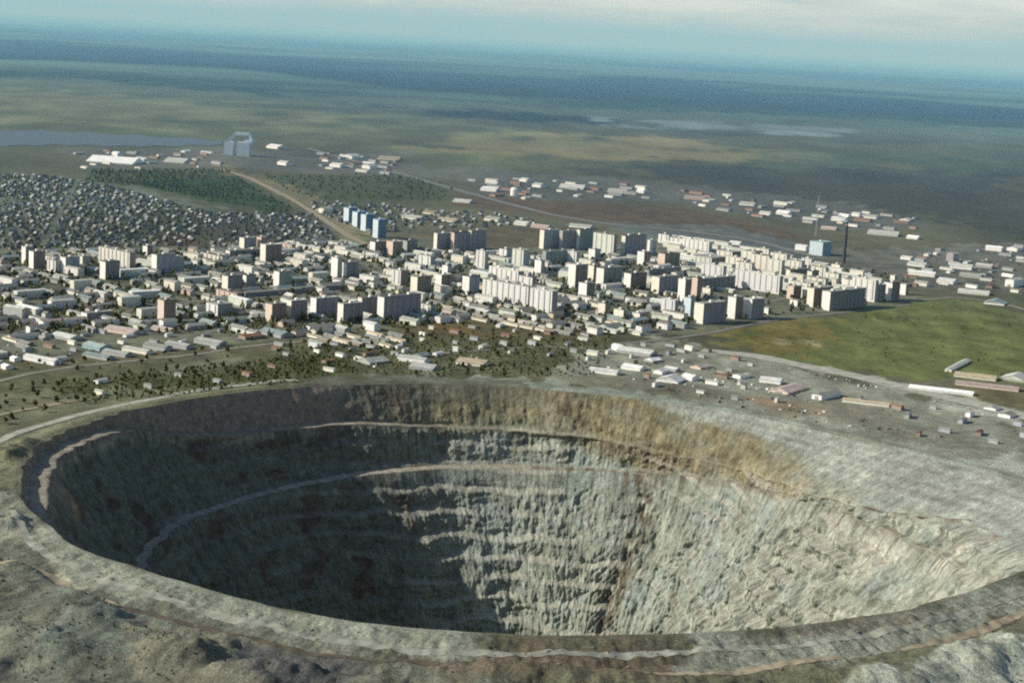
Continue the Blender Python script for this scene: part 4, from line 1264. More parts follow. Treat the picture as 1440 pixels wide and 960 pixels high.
def scatter(px_poly, spacing, tries, rad, rnd, occupy=True):
    """Even-ish random places on the ground inside an outline, clear of what already stands there."""
    w = poly_w(px_poly)
    x0, x1, y0, y1 = w[:, 0].min(), w[:, 0].max(), w[:, 1].min(), w[:, 1].max()
    pl = [tuple(q) for q in w]
    cell = max(spacing, 4.0)
    grid = {}
    for fx, fy, fr in FOOT:
        if x0 - 80 < fx < x1 + 80 and y0 - 80 < fy < y1 + 80:
            n = int((fr + rad) / cell) + 1
            gx, gy = int(fx // cell), int(fy // cell)
            for i in range(gx - n, gx + n + 1):
                for j in range(gy - n, gy + n + 1):
                    grid.setdefault((i, j), []).append((fx, fy, fr + rad))
    mine = {}
    out = []
    for _ in range(tries):
        x, y = rnd.uniform(x0, x1), rnd.uniform(y0, y1)
        if not in_poly(x, y, pl):
            continue
        gx, gy = int(x // cell), int(y // cell)
        if any((fx - x) ** 2 + (fy - y) ** 2 < fr * fr for fx, fy, fr in grid.get((gx, gy), ())):
            continue
        if any((fx - x) ** 2 + (fy - y) ** 2 < spacing * spacing for i in (-1, 0, 1) for j in (-1, 0, 1) for fx, fy in mine.get((gx + i, gy + j), ())):
            continue
        mine.setdefault((gx, gy), []).append((x, y))
        out.append((x, y))
        if occupy:
            FOOT.append((x, y, rad * 0.9))
    return out


STREETS_PX = [((20, 468), (520, 372)), ((160, 478), (700, 378)), ((330, 478), (640, 420)), ((0, 372), (420, 452)), ((180, 362), (560, 452)), ((420, 352), (640, 402)), ((640, 372), (960, 452)), ((860, 470), (1240, 392)), ((780, 452), (1130, 366)), ((820, 362), (1030, 420))]
small_sheds()
rnd = random.Random(21)
HOUSES = []
for L, W, H, rise, wl, rf in ((28, 12, 6.2, 3.2, 'cream', 'felt'), (24, 11, 6.0, 3.0, 'grey', 'pale'), (34, 12, 6.4, 3.0, 'pale green', 'slate'), (22, 11, 5.8, 3.2, 'pink', 'felt'), (30, 12, 6.2, 3.0, 'grey', 'teal'), (20, 12, 8.5, 2.4, 'white', 'felt')):
    HOUSES.append((house_parts(L, W, H, rise, wl, rf), f"{wl} low house under a {'pale' if rf == 'pale' else 'grey-green' if rf != 'felt' else 'dull grey'} pitched roof"))
TOWN_POLY = [(-10, 358), (300, 352), (450, 340), (620, 355), (860, 362), (960, 372), (1000, 400), (1010, 440), (960, 462), (840, 474), (700, 442), (590, 458), (480, 470), (330, 480), (300, 470), (120, 470), (-10, 480)]
STREETS = []
PALE_B = [house_parts(38, 12, 11.5, 1.2, 'white', 'pale'), house_parts(30, 12, 13.5, 1.2, 'cream', 'pale'), house_parts(46, 12, 11.0, 1.2, 'pale green', 'white')]
pw = ["white five-storey slab", "cream five-storey slab", "pale green five-storey slab"]
for (ax, ay), (bx, by) in STREETS_PX:
    for i in range(121):
        q = at(ax + (bx - ax) * i / 120, ay + (by - ay) * i / 120)
        FOOT.append((q[0], q[1], 6.0))
for x, y in scatter([(-10, 375), (300, 362), (450, 350), (640, 360), (850, 366), (960, 385), (960, 440), (840, 440), (640, 428), (360, 445), (60, 450), (-10, 460)], 74, 5000, 14, rnd)[:48]:
    t = rnd.randrange(3)
    o = empty("slab_house", (x, y, 0), R(rnd.choice((135, 135, 45)) + rnd.uniform(-4, 4)))
    tag(o, pw[t] + " among low houses in the town's left and middle", "slab house", pw[t] + "s in the left and middle of the town")
    for nm, me in zip(("wall", "roof"), PALE_B[t][:2]):
        c = bpy.data.objects.new(nm, me)
        c.parent = o
        COL.objects.link(c)
spots = scatter(TOWN_POLY, 33, 9000, 11.5, rnd)
rnd.shuffle(spots)
spots = spots[:296]
tgroups = {}
for x, y in spots:
    (wm, rm_, cm), words = rnd.choice(HOUSES)
    o = empty("low_house", (x, y, 0), R(rnd.choice((45, 135)) + rnd.uniform(-5, 5)))
    tag(o, words + " among the town's towers", "house", "low houses among the apartment blocks: " + words)
    for nm, me in (("wall", wm), ("roof", rm_), ("chimney", cm)):
        c = bpy.data.objects.new(nm, me)
        c.parent = o
        COL.objects.link(c)

# pale five-storey slabs packed between the blocks of the right side
for x, y in scatter([(935, 336), (1010, 346), (1110, 366), (1190, 384), (1240, 400), (1200, 412), (1090, 408), (1000, 398), (960, 372)], 34, 3000, 15, rnd):
    t = rnd.randrange(3)
    o = empty("slab_house", (x, y, 0), R(135 + rnd.uniform(-4, 4)))
    tag(o, pw[t] + " packed in the town's dense right side", "slab house", pw[t] + "s in the dense right side")
    for nm, me in zip(("wall", "roof"), PALE_B[t][:2]):
        c = bpy.data.objects.new(nm, me)
        c.parent = o
        COL.objects.link(c)

# plain row houses filling the gaps
RW = [house_parts(40, 10, 5.4, 2.4, 'cream', 'ashen'), house_parts(32, 9, 5.0, 2.2, 'grey', 'felt'), house_parts(44, 10, 8.4, 1.6, 'white', 'felt'), house_parts(26, 10, 7.0, 2.0, 'pale green', 'slate')]
rw = ["long cream row house with dull grey roof", "grey row house with dark roof", "long white row house with flat dark roof", "pale green row house with grey roof"]
for x, y in scatter(TOWN_POLY, 26, 14000, 7.5, rnd)[:120]:
    t = rnd.choices(range(4), (3, 3, 2, 2))[0]
    o = empty("row_house", (x, y, 0), R(rnd.choice((45, 135, 135)) + rnd.uniform(-4, 4)))
    tag(o, rw[t] + " filling a gap in the town", "row house", rw[t] + "s in the town")
    for nm, me in zip(("wall", "roof", "chimney"), RW[t]):
        c = bpy.data.objects.new(nm, me)
        c.parent = o
        COL.objects.link(c)

# garages and barracks in front of the town, in lines
GAR = [(-10, 470), (60, 470), (60, 500), (-10, 505)], [(690, 440), (790, 448), (850, 462), (850, 474), (780, 470), (690, 452)], [(620, 432), (680, 438), (700, 450), (640, 452)], [(440, 468), (560, 472), (560, 490), (440, 486)], [(790, 440), (850, 448), (900, 470), (840, 470)]
n = 0
gm_ = [house_parts(30, 8, 3.2, 1.6, 'dark grey', 'slate'), house_parts(24, 9, 3.4, 1.8, 'brown', 'felt'), house_parts(34, 8, 3.2, 1.4, 'cream', 'tan')]
for poly in GAR:
    for x, y in scatter(poly, 23, 1500, 10, rnd):
        ps = rnd.choice(gm_)
        o = empty("garage_row", (x, y, float(gh(x, y))), R(135 + rnd.uniform(-6, 6)))
        tag(o, "low dark garage row with a grey or tan roof in front of the town", "garage row", "garage rows at the front of the town")
        for nm, me in zip(("wall", "roof"), ps[:2]):
            c = bpy.data.objects.new(nm, me)
            c.parent = o
            COL.objects.link(c)
        n += 1

# suburb of small wooden houses on the left and behind the town
CAB = [house_mesh("cabin", L, W, 3.4, 3.0, wl, rf, False) for L, W, wl, rf in ((9, 7, 'ash', 'ashen'), (8, 6.5, 'slate wall', 'dull'), (10, 7, 'dun', 'dull'), (7.5, 6.5, 'ash', 'pearl'), (9, 6.5, 'soot', 'dull'))]
CABW = ["grey cabin with grey roof", "blue-grey cabin with dark roof", "dun cabin with dark roof", "grey cabin with pale roof", "dark cabin with dark roof"]
SUB = [(-10, 246), (60, 248), (150, 262), (290, 298), (300, 345), (-10, 352)]
SUB2 = [(290, 300), (440, 302), (470, 338), (440, 352), (300, 350)]
SUB3 = [(440, 284), (560, 290), (600, 318), (520, 330), (440, 296)]
SUB4 = [(560, 296), (700, 300), (760, 316), (620, 322)]
plan = [(SUB, 22, "in the left suburb"), (SUB2, 27, "between the left suburb and the tan road"), (SUB3, 30, "around the four blue blocks"), (SUB4, 34, "behind the town centre")]
cab_all = []
for (ax, ay), (bx, by) in [((-10, 280), (270, 340)), ((60, 347), (110, 255))]:
    for i in range(161):
        q = at(ax + (bx - ax) * i / 160, ay + (by - ay) * i / 160)
        FOOT.append((q[0], q[1], 3.0))
for poly, sp, where in plan:
    for x, y in scatter(poly, sp, 16000, 7, rnd, occupy=True):
        if gnoise(x / 130, y / 260, 8.0) < -0.42 and where != "around the four blue blocks":
            continue
        cab_all.append((x, y, where))
rest = []
# the 300 that show largest stay single
cab_all.sort(key=lambda q: q[1])
for i, (x, y, where) in enumerate(cab_all):
    t = rnd.randrange(5)
    rz = R(rnd.choice((45, 135)) + rnd.uniform(-9, 9))
    if i < 300:
        o = bpy.data.objects.new("cabin", CAB[t])
        o.location = (x, y, 0)
        o.rotation_euler = (0, 0, rz)
        COL.objects.link(o)
        tag(o, "small " + CABW[t] + " " + where, "cabin", CABW[t] + "s " + where)
    else:
        rest.append((x, y, t, rz))


def merged(name, items, meshes, mats):
    vv, ff, mi = [], [], []
    nv = 0
    for x, y, t, rz in items:
        me = meshes[t]
        co = np.empty(len(me.vertices) * 3, np.float32)
        me.vertices.foreach_get("co", co)
        co = co.reshape(-1, 3)
        c, s = math.cos(rz), math.sin(rz)
        vv.append(np.stack([x + co[:, 0] * c - co[:, 1] * s, y + co[:, 0] * s + co[:, 1] * c, co[:, 2]], -1))
        for p in me.polygons:
            ff.append([q + nv for q in p.vertices])
            mi.append(mats.index(me.materials[p.material_index]))
        nv += len(co)
    m2 = bpy.data.meshes.new(name)
    m2.from_pydata(np.concatenate(vv).tolist(), [], ff)
    for q in mats:
        m2.materials.append(q)
    m2.polygons.foreach_set("material_index", mi)
    o = bpy.data.objects.new(name, m2)
    COL.objects.link(o)
    return o


if rest:
    mats = []
    for me in CAB:
        for q in me.materials:
            if q not in mats:
                mats.append(q)
    o = merged("far_cabins", rest, CAB, mats)
    tag(o, "mass of tiny grey cabin roofs filling the far part of the suburb", "cabins", kind="stuff")
print("town houses", len(spots), "garages", n, "cabins", len(cab_all))


# ------------------------------------------------------------------ trees
def leaf_mat(name, c):
    m, nt, b = new_mat(name)
    oi = node(nt, "ShaderNodeObjectInfo")
    geo = node(nt, "ShaderNodeNewGeometry")
    n = node(nt, "ShaderNodeTexNoise", Scale=0.12, Detail=3.0)
    nt.links.new(geo.outputs["Position"], n.inputs["Vector"])
    r = node(nt, "ShaderNodeMapRange")
    r.inputs["From Min"].default_value, r.inputs["From Max"].default_value = 0.3, 0.7
    r.inputs["To Min"].default_value, r.inputs["To Max"].default_value = 0.6, 1.5
    nt.links.new(n.outputs["Fac"], r.inputs["Value"])
    mul = node(nt, "ShaderNodeVectorMath", operation='SCALE')
    mul.inputs[0].default_value = c
    nt.links.new(r.outputs["Result"], mul.inputs["Scale"])
    nt.links.new(mul.outputs["Vector"], b.inputs["Base Color"])
    return m


LEAF = [leaf_mat("leaves_dark", (0.085, 0.094, 0.045)), leaf_mat("leaves_olive", (0.135, 0.13, 0.06)), leaf_mat("leaves_green", (0.10, 0.12, 0.05)), leaf_mat("leaves_yellow", (0.15, 0.13, 0.055))]
BARK, _nt, _b = new_mat("bark")
_b.inputs["Base Color"].default_value = (0.12, 0.1, 0.08, 1)


def crown_arrays(h, rad, n, conic, rnd, size):
    v, f = [], []
    lobes = [(rnd.uniform(-.45, .45) * rad, rnd.uniform(-.45, .45) * rad, h * rnd.uniform(.45, .85), rad * rnd.uniform(.35, .65)) for _ in range(6)]
    for i in range(n):
        if conic:
            t = rnd.random() ** 1.3
            z = h * (0.14 + 0.86 * t)
            r = rad * (1 - t) ** 0.75 * (0.35 + 0.9 * rnd.random()) + 0.1
            a = rnd.uniform(0, 6.283)
            c = Vector((r * math.cos(a), r * math.sin(a), z))
        else:
            lx, ly, lz, lr = rnd.choice(lobes)
            d = Vector((rnd.gauss(0, 1), rnd.gauss(0, 1), rnd.gauss(0, .8))).normalized() * lr * rnd.uniform(.5, 1.05)
            c = Vector((lx, ly, lz)) + d
        s = size * rnd.uniform(.6, 1.3)
        nrm = Vector((rnd.gauss(0, 1), rnd.gauss(0, 1), rnd.gauss(.5, .8))).normalized()
        t1 = nrm.orthogonal().normalized()
        t2 = nrm.cross(t1)
        n0 = len(v)
        v += [tuple(c + t1 * s * p + t2 * s * q) for p, q in ((-1, -.7), (.9, -1), (1, .8), (-.6, 1))]
        f.append((n0, n0 + 1, n0 + 2, n0 + 3))
    return v, f


def mesh_of(name, v, f, mat):
    me = bpy.data.meshes.new(name)
    me.from_pydata(v, [], f)
    me.materials.append(mat)
    return me


def trunk_mesh(h, r):
    m = MB()
    lathe(m, [(r, -1), (r * .7, h * .4), (r * .2, h * .85)], 6)
    for i in range(4):
        a = i * 1.7
        beam(m, (0, 0, h * (.3 + .1 * i)), (math.cos(a) * h * .18, math.sin(a) * h * .18, h * (.45 + .1 * i)), r * .5, r * .5)
    o = m.build("trunk", BARK)
    me = o.data
    bpy.data.objects.remove(o)
    return me


KINDS = []
for j, (h, rad, n, con, lm, words, nm) in enumerate([(8, 2.8, 200, True, 0, "dark ragged larch", "larch_tree"), (8, 3.6, 190, False, 1, "olive round birch", "birch_tree"), (7, 3.4, 180, False, 2, "green round willow bush-like tree", "willow_tree"),
                                                     (9, 3.2, 180, False, 3, "yellowing birch", "birch_tree"), (11, 3.0, 220, True, 0, "tall dark larch", "larch_tree"), (6, 3.4, 160, False, 0, "dark low round tree", "willow_tree")]):
    v, f = crown_arrays(h, rad, n, con, random.Random(50 + j), 0.75)
    KINDS.append((mesh_of("crown", v, f, LEAF[lm]), trunk_mesh(h, 0.22), words, nm))
SCRUB = [([(80, 535), (240, 520), (480, 498), (500, 522), (385, 542), (200, 560), (92, 570)], 11, 600, "in the green belt on the pit's left far rim"),
         ([(560, 462), (700, 450), (860, 475), (820, 505), (560, 500)], 23, 500, "on the scrub between the town and the pit"),
         ([(380, 490), (560, 470), (560, 500), (480, 500), (400, 505)], 17, 300, "below the left front row of towers"),
         ([(600, 510), (800, 510), (800, 530), (560, 530)], 20, 200, "on the far rim behind the pit wall"),
         ([(0, 545), (80, 535), (90, 570), (0, 600)], 20, 150, "on the slope left of the pit"),
         ([(-10, 515), (330, 488), (330, 508), (60, 525)], 24, 150, "along the works road")]
trees = []
for poly, sp, tr, where in SCRUB:
    for x, y in scatter(poly, sp, tr, 3, rnd, occupy=True):
        trees.append((x, y, where))
trees.sort(key=lambda q: q[1])
trees = trees[:295]
for x, y, where in trees:
    cm, tm, words, nm = rnd.choices(KINDS, (1.2, 3, 4, 1.2, .5, 4))[0]
    o = empty(nm, (x, y, float(gh(x, y)) - 0.2), rnd.uniform(0, 6.28))
    s = rnd.uniform(.45, 1.0)
    o.scale = (s, s, s * rnd.uniform(.85, 1.15))
    tag(o, words + " " + where, "tree", words + "s " + where)
    for n_, me in (("trunk", tm), ("crown", cm)):
        c = bpy.data.objects.new(n_, me)
        c.parent = o
        COL.objects.link(c)

# the countless trees among the houses and in the far woods: one mass
small = []
for j, (h, rad, n, con) in enumerate([(9, 2.4, 26, True), (7, 3.2, 26, False), (6, 3.0, 22, False)]):
    v, f = crown_arrays(h, rad, n, con, random.Random(90 + j), 1.25)
    small.append((np.array(v, np.float32), np.array(f, np.int32)))


def tree_mass(name, places, label, mats, scale=1.0, cat="trees"):
    vv, ff, mi = [], [], []
    nv = 0
    for x, y in places:
        v, f = small[rnd.randrange(len(small))]
        s = scale * rnd.uniform(.7, 1.3)
        a = rnd.uniform(0, 6.28)
        c, sn = math.cos(a) * s, math.sin(a) * s
        vv.append(np.stack([x + v[:, 0] * c - v[:, 1] * sn, y + v[:, 0] * sn + v[:, 1] * c, v[:, 2] * s - 0.3], -1))
        ff.append(f + nv)
        mi.append(np.full(len(f), rnd.randrange(len(mats))))
        nv += len(v)
    V, F, M = np.concatenate(vv), np.concatenate(ff), np.concatenate(mi)
    me = bpy.data.meshes.new(name)
    me.vertices.add(len(V))
    me.vertices.foreach_set("co", V.reshape(-1).astype(np.float32))
    me.loops.add(F.size)
    me.loops.foreach_set("vertex_index", F.reshape(-1).astype(np.int32))
    me.polygons.add(len(F))
    me.polygons.foreach_set("loop_start", np.arange(0, F.size, 4, dtype=np.int32))
    for q in mats:
        me.materials.append(q)
    me.polygons.foreach_set("material_index", M.astype(np.int32))
    me.update(calc_edges=True)
    o = bpy.data.objects.new(name, me)
    COL.objects.link(o)
    return tag(o, label, cat, kind="stuff")


pl = scatter(TOWN_POLY, 9, 14000, 2.6, rnd, False) + scatter([(960, 350), (1280, 390), (1270, 425), (1000, 455), (960, 400)], 18, 900, 3.2, rnd, False)
tree_mass("town_woodland", pl, "scattered dark street trees filling the gaps between the town's houses", LEAF[:3], 1.1)
pl = scatter(SUB, 11, 12000, 3, rnd, False) + scatter(SUB2, 15, 2500, 3, rnd, False) + scatter(SUB3, 24, 500, 3, rnd, False) + scatter(SUB4, 28, 500, 3, rnd, False)
tree_mass("suburb_woodland", pl, "dense dark trees between the cabins of the suburb", LEAF[:3], 0.8)
pl = scatter([(130, 240), (320, 240), (360, 268), (410, 292), (404, 302), (300, 284), (200, 262), (120, 256)], 13, 9000, 3, rnd, False) + scatter([(370, 248), (560, 248), (640, 262), (620, 282), (440, 280), (400, 268)], 26, 4000, 3, rnd, False)
pl = [q for q in pl if gnoise(q[0] / 140, q[1] / 240, 3.0) + rnd.uniform(-.4, .4) > -0.35]
tree_mass("far_woodland", pl, "even green wood between the suburb and the river works", [LEAF[0], LEAF[2]], 0.95)
pl = scatter([(1010, 482), (1110, 452), (1200, 438), (1280, 428), (1345, 424), (1440, 445), (1460, 530), (1290, 530), (1180, 516), (1060, 498)], 15, 1500, 2, rnd, False)
pl2 = scatter([(-10, 850), (150, 850), (330, 920), (420, 960), (-10, 960)], 5, 700, 1, rnd, False)
pl2 = [(x, y) for x, y in pl2 if gnoise(x / 30, y / 30, 9.0) > -0.05]
tree_mass("heath_scrub", [(x, y) for x, y in pl2], "low dark heath bushes over the near spoil ground", [LEAF[0], LEAF[1]], 0.22, "scrub")
bpy.data.objects["heath_scrub"].data.vertices.foreach_get("co", _c := np.empty(len(bpy.data.objects["heath_scrub"].data.vertices) * 3, np.float32))
_c = _c.reshape(-1, 3)
_c[:, 2] += gh(_c[:, 0], _c[:, 1]).astype(np.float32)
bpy.data.objects["heath_scrub"].data.vertices.foreach_set("co", _c.reshape(-1))
pl2 = scatter([(80, 535), (240, 520), (480, 498), (500, 522), (385, 542), (200, 560), (92, 570)], 7, 2500, 1, rnd, False) + scatter([(380, 492), (560, 470), (860, 478), (840, 530), (560, 530), (400, 520)], 9, 3200, 1, rnd, False)
tree_mass("belt_scrub", pl2, "thick low bushes under the trees of the green belt", LEAF[1:3], 0.5, "scrub")
pl = [q for q in pl if gnoise(q[0] / 45, q[1] / 90, 3.0) + rnd.uniform(-.35, .35) > 0.1]
tree_mass("meadow_scrub", pl, "low bushes dotted over the green meadow", [LEAF[1], LEAF[2], LEAF[3]], 0.4, "scrub")

# broken rock lying over the near rim and the spoil ground
def rubble():
    r3 = random.Random(77)
    vv, ff = [], []
    nv = 0
    base = []
    for k in range(5):
        pts = [Vector((r3.gauss(0, 1), r3.gauss(0, 1), r3.gauss(0, 1))).normalized() * r3.uniform(.7, 1.1) for _ in range(9)]
        bm = __import__("bmesh").new()
        for p in pts:
            bm.verts.new(p)
        __import__("bmesh").ops.convex_hull(bm, input=bm.verts)
        bm.verts.index_update()
        base.append((np.array([tuple(q.co) for q in bm.verts]), [[q.index for q in fc.verts] for fc in bm.faces]))
        bm.free()
    places = []
    for poly, sp, n in (([(-10, 770), (100, 780), (300, 850), (700, 905), (1000, 905), (1300, 860), (1450, 815), (1450, 960), (-10, 960)], 4, 2600), ([(-10, 560), (100, 570), (60, 640), (10, 700), (-10, 700)], 6, 300), ([(900, 552), (1450, 650), (1450, 600), (1000, 545)], 7, 700)):
        places += scatter(poly, sp, n, 1, r3, False)
    P = np.array(places)
    dd = np.hypot(P[:, 0] - PC[0], P[:, 1] - PC[1]) - r_rim(np.arctan2(P[:, 1] - PC[1], P[:, 0] - PC[0]))
    keep = (dd > 3) & (gnoise(P[:, 0] / 25, P[:, 1] / 25, 7.0) > -0.1)
    P = P[keep]
    Z = gh(P[:, 0], P[:, 1])
    for (x, y), z in zip(P, Z):
        v, f = base[r3.randrange(5)]
        s = 0.35 + 1.5 * r3.random() ** 3
        vv.append(v * s * np.array([1.2, 1, .8]) + np.array([x, y, z + s * .2]))
        ff += [[q + nv for q in t] for t in f]
        nv += len(v)
    me = bpy.data.meshes.new("rubble")
    me.from_pydata(np.concatenate(vv).tolist(), [], ff)
    m, nt, b = new_mat("rubble_rock")
    b.inputs["Base Color"].default_value = (0.23, 0.215, 0.175, 1)
    me.materials.append(m)
    o = bpy.data.objects.new("rubble", me)
    COL.objects.link(o)
    tag(o, "broken rock scattered over the pit's near rim and the spoil ground", "rubble", kind="stuff")


rubble()


# scrap, pipes, crates and heaps left about the yards
def scrap():
    r4 = random.Random(15)
    mats = [wall_mat('white', False), wall_mat('dun', False), roof_mat('rust', ROOF['rust']), wall_mat('soot', False), wall_mat('pale green', False)]
    mb = MB()
    for poly, sp, n, big in (([(830, 505), (940, 500), (1060, 535), (1240, 590), (1330, 615), (1240, 612), (1060, 575), (900, 545)], 7, 700, 2.4), ([(1080, 512), (1200, 530), (1330, 562), (1440, 590), (1440, 600), (1300, 566), (1180, 538)], 6, 420, 1.8),
                             ([(-10, 480), (300, 472), (300, 492), (60, 514), (-10, 520)], 10, 260, 2.2), ([(1260, 360), (1440, 350), (1440, 420), (1340, 410)], 16, 260, 3.0), ([(480, 500), (700, 500), (700, 520), (480, 522)], 11, 160, 2.0)):
        for x, y in scatter(poly, sp, n, 1.5, r4, False):
            if gnoise(x / 50, y / 50, 31.0) < -0.1:
                continue
            a = r4.uniform(0, 3.14)
            L, W, H = big * r4.uniform(.5, 2.4), big * r4.uniform(.4, 1), big * r4.uniform(.3, .9)
            c, s_ = math.cos(a), math.sin(a)
            z0 = float(gh(x, y))
            b = MB()
            b.box(-L / 2, L / 2, -W / 2, W / 2, -0.3, H)
            k = len(mb.v)
            mb.v += [(x + p[0] * c - p[1] * s_, y + p[0] * s_ + p[1] * c, z0 + p[2]) for p in b.v]
            mb.f += [tuple(q + k for q in f) for f in b.f]
            mb.mi += [r4.choices(range(5), (2, 3, 3, 3, 1))[0]] * len(b.f)
            mb.uv += b.uv
    o = mb.build("yard_scrap", mats)
    tag(o, "countless bits of scrap, crates and pipe strewn about the yards", "scrap", kind="stuff")


scrap()

# ------------------------------------------------------------------ roads, river
def strip(name, pts, width, mat, lift=0.35, step=12.0, exact=False):
    w = [np.array(at(*p)[:2]) for p in pts]
    # smooth the line
    t = np.cumsum([0] + [np.linalg.norm(b - a) for a, b in zip(w[:-1], w[1:])])
    n = max(8, int(t[-1] / step))
    q = np.linspace(0, t[-1], n)
    X = np.interp(q, t, [a[0] for a in w])
    Y = np.interp(q, t, [a[1] for a in w])
    k = max(3, int(n * 0.06) | 1)
    ker = np.hanning(k + 2)[1:-1]
    ker /= ker.sum()
    X = np.convolve(np.pad(X, k // 2, mode='edge'), ker, mode='valid')
    Y = np.convolve(np.pad(Y, k // 2, mode='edge'), ker, mode='valid')
    dx, dy = np.gradient(X), np.gradient(Y)
    L = np.hypot(dx, dy) + 1e-9
    nx, ny = -dy / L, dx / L
    wd = width * (1 + 0.18 * gnoise(q / 60, 3.3))
    rows = []
    for s in (-.5, -.25, 0, .25, .5):
        px, py = X + nx * wd * s, Y + ny * wd * s
        rows.append(np.stack([px, py, gh(px, py)], -1))
    P = np.stack(rows)
    P[..., 2] = P[..., 2] + lift if exact else 0.5 * P[..., 2] + 0.5 * P[2:3, :, 2] + lift
    me_o = mesh_from_grid(name, P[::-1] if False else P, False, None, mat)
    me_o["kind"] = "structure"
    return me_o


def road_mat(name, c):
    m, nt, b = new_mat(name)
    tc = node(nt, "ShaderNodeTexCoord")
    n = node(nt, "ShaderNodeTexNoise", Scale=0.08, Detail=6.0, Roughness=0.7)
    nt.links.new(tc.outputs["Object"], n.inputs["Vector"])
    r = node(nt, "ShaderNodeMapRange")
    r.inputs["From Min"].default_value, r.inputs["From Max"].default_value = 0.3, 0.7
    r.inputs["To Min"].default_value, r.inputs["To Max"].default_value = 0.6, 1.3
    nt.links.new(n.outputs["Fac"], r.inputs["Value"])
    mul = node(nt, "ShaderNodeVectorMath", operation='SCALE')
    mul.inputs[0].default_value = c
    nt.links.new(r.outputs["Result"], mul.inputs["Scale"])
    nt.links.new(mul.outputs["Vector"], b.inputs["Base Color"])
    return m


TAN = road_mat("dust_tan", (0.34, 0.29, 0.20))
PALE = road_mat("gravel_pale", (0.42, 0.41, 0.34))
GREY = road_mat("asphalt_grey", (0.21, 0.205, 0.19))
DUST = road_mat("dust_grey", (0.25, 0.24, 0.19))
strip("haul_road", [(-40, 792), (30, 797), (75, 805), (110, 822), (150, 845), (165, 852)], 8, TAN, 0.3, 3, exact=True)
strip("haul_road", [(165, 852), (210, 862), (260, 876), (330, 895), (420, 914), (520, 926), (620, 934)], 6, road_mat("road_cut_shade", (0.12, 0.10, 0.07)), 0.3, 3, exact=True)  # shadow of the road cut painted as this strip's dark colour
strip("haul_road", [(900, 950), (1000, 947), (1080, 938), (1160, 927), (1220, 916), (1280, 904), (1340, 890), (1400, 870), (1480, 838)], 9, TAN, 0.3, 3, exact=True)
strip("rim_haul_road", [(16, 722), (36, 752), (80, 784), (140, 808), (220, 833), (320, 862), (440, 890), (580, 908), (700, 914), (850, 915), (1000, 909), (1150, 898), (1260, 883), (1340, 864), (1460, 822)], 8, road_mat("dust_rim", (0.31, 0.315, 0.255)), 0.22, 3, exact=True)
strip("rim_road", [(-40, 640), (20, 610), (80, 592), (150, 574), (250, 554), (330, 542), (420, 533)], 10, PALE, 0.5, 6)
strip("rim_road", [(-20, 588), (40, 575), (120, 562)], 7, TAN, 0.5, 6)
strip("works_road", [(-40, 545), (40, 526), (110, 515), (200, 506), (280, 498), (340, 488), (400, 482), (500, 476)], 9, DUST, 0.4, 8)
strip("yard_road", [(985, 492), (1060, 500), (1120, 512), (1200, 528), (1300, 552), (1380, 570), (1480, 595)], 32, PALE, 0.4, 8)
strip("yard_road", [(560, 500), (660, 494), (760, 487), (860, 494), (900, 502)], 8, DUST, 0.4, 8)
for a, b_ in STREETS_PX:
    strip("street", [a, ((a[0] + b_[0]) / 2, (a[1] + b_[1]) / 2), b_], 8, GREY if a[0] % 40 else DUST, 0.4, 10)
strip("town_road", [(860, 484), (930, 478), (1000, 468), (1060, 455), (1120, 446), (1200, 438), (1280, 428)], 10, GREY, 0.4, 8)
strip("town_road", [(-40, 434), (60, 432), (150, 428), (240, 426), (340, 420), (480, 409), (560, 400)], 11, GREY, 0.4, 8)
strip("plain_road", [(310, 238), (350, 250), (410, 280), (450, 305), (490, 332), (520, 346)], 16, TAN, 0.4, 12)
strip("plain_road", [(430, 208), (520, 232), (600, 255), (660, 272), (720, 288), (780, 303), (860, 316), (960, 324), (1060, 338), (1150, 362)], 24, GREY, 0.4, 14)
strip("plain_road", [(290, 218), (380, 220), (470, 226), (560, 240)], 22, GREY, 0.4, 14)
strip("meadow_road", [(1260, 425), (1340, 418), (1400, 424), (1480, 446)], 12, DUST, 0.4, 8)

# river
WATER, nt, b = new_mat("river_water")
b.inputs["Base Color"].default_value = (0.10, 0.115, 0.12, 1)
b.inputs["Roughness"].default_value = 0.45
b.inputs["Specular IOR Level"].default_value = 0.5
tc = node(nt, "ShaderNodeTexCoord")
nn = node(nt, "ShaderNodeTexNoise", Scale=0.05, Detail=5.0)
nt.links.new(tc.outputs["Object"], nn.inputs["Vector"])
bp = node(nt, "ShaderNodeBump", Strength=0.4, Distance=1.0)
nt.links.new(nn.outputs["Fac"], bp.inputs["Height"])
nt.links.new(bp.outputs["Normal"], b.inputs["Normal"])
up_bank = [(-160, 178), (0, 184), (80, 185), (160, 189), (240, 194), (312, 198)]
lo_bank = [(-160, 204), (0, 206), (80, 204), (160, 206), (240, 206), (312, 204)]
n = 60
P = []
for s in np.linspace(0, 1, 5):
    row = []
    for t in np.linspace(0, 1, n):
        xs = -160 + 472 * t
        yu = np.interp(xs, [p[0] for p in up_bank], [p[1] for p in up_bank]) + 0.9 * math.sin(xs * .09)
        yl = np.interp(xs, [p[0] for p in lo_bank], [p[1] for p in lo_bank]) + 0.9 * math.sin(xs * .13 + 1)
        x, y, _ = at(xs, yl + (yu - yl) * s)
        row.append((x, y, 0.0))
    P.append(row)
P = np.array(P)
P[..., 2] = gh(P[..., 0], P[..., 1]).max() * 0 + 1.0 + np.maximum(gh(P[..., 0], P[..., 1]), 0)
rv = mesh_from_grid("river_water", P, False, None, WATER)
rv["kind"] = "structure"

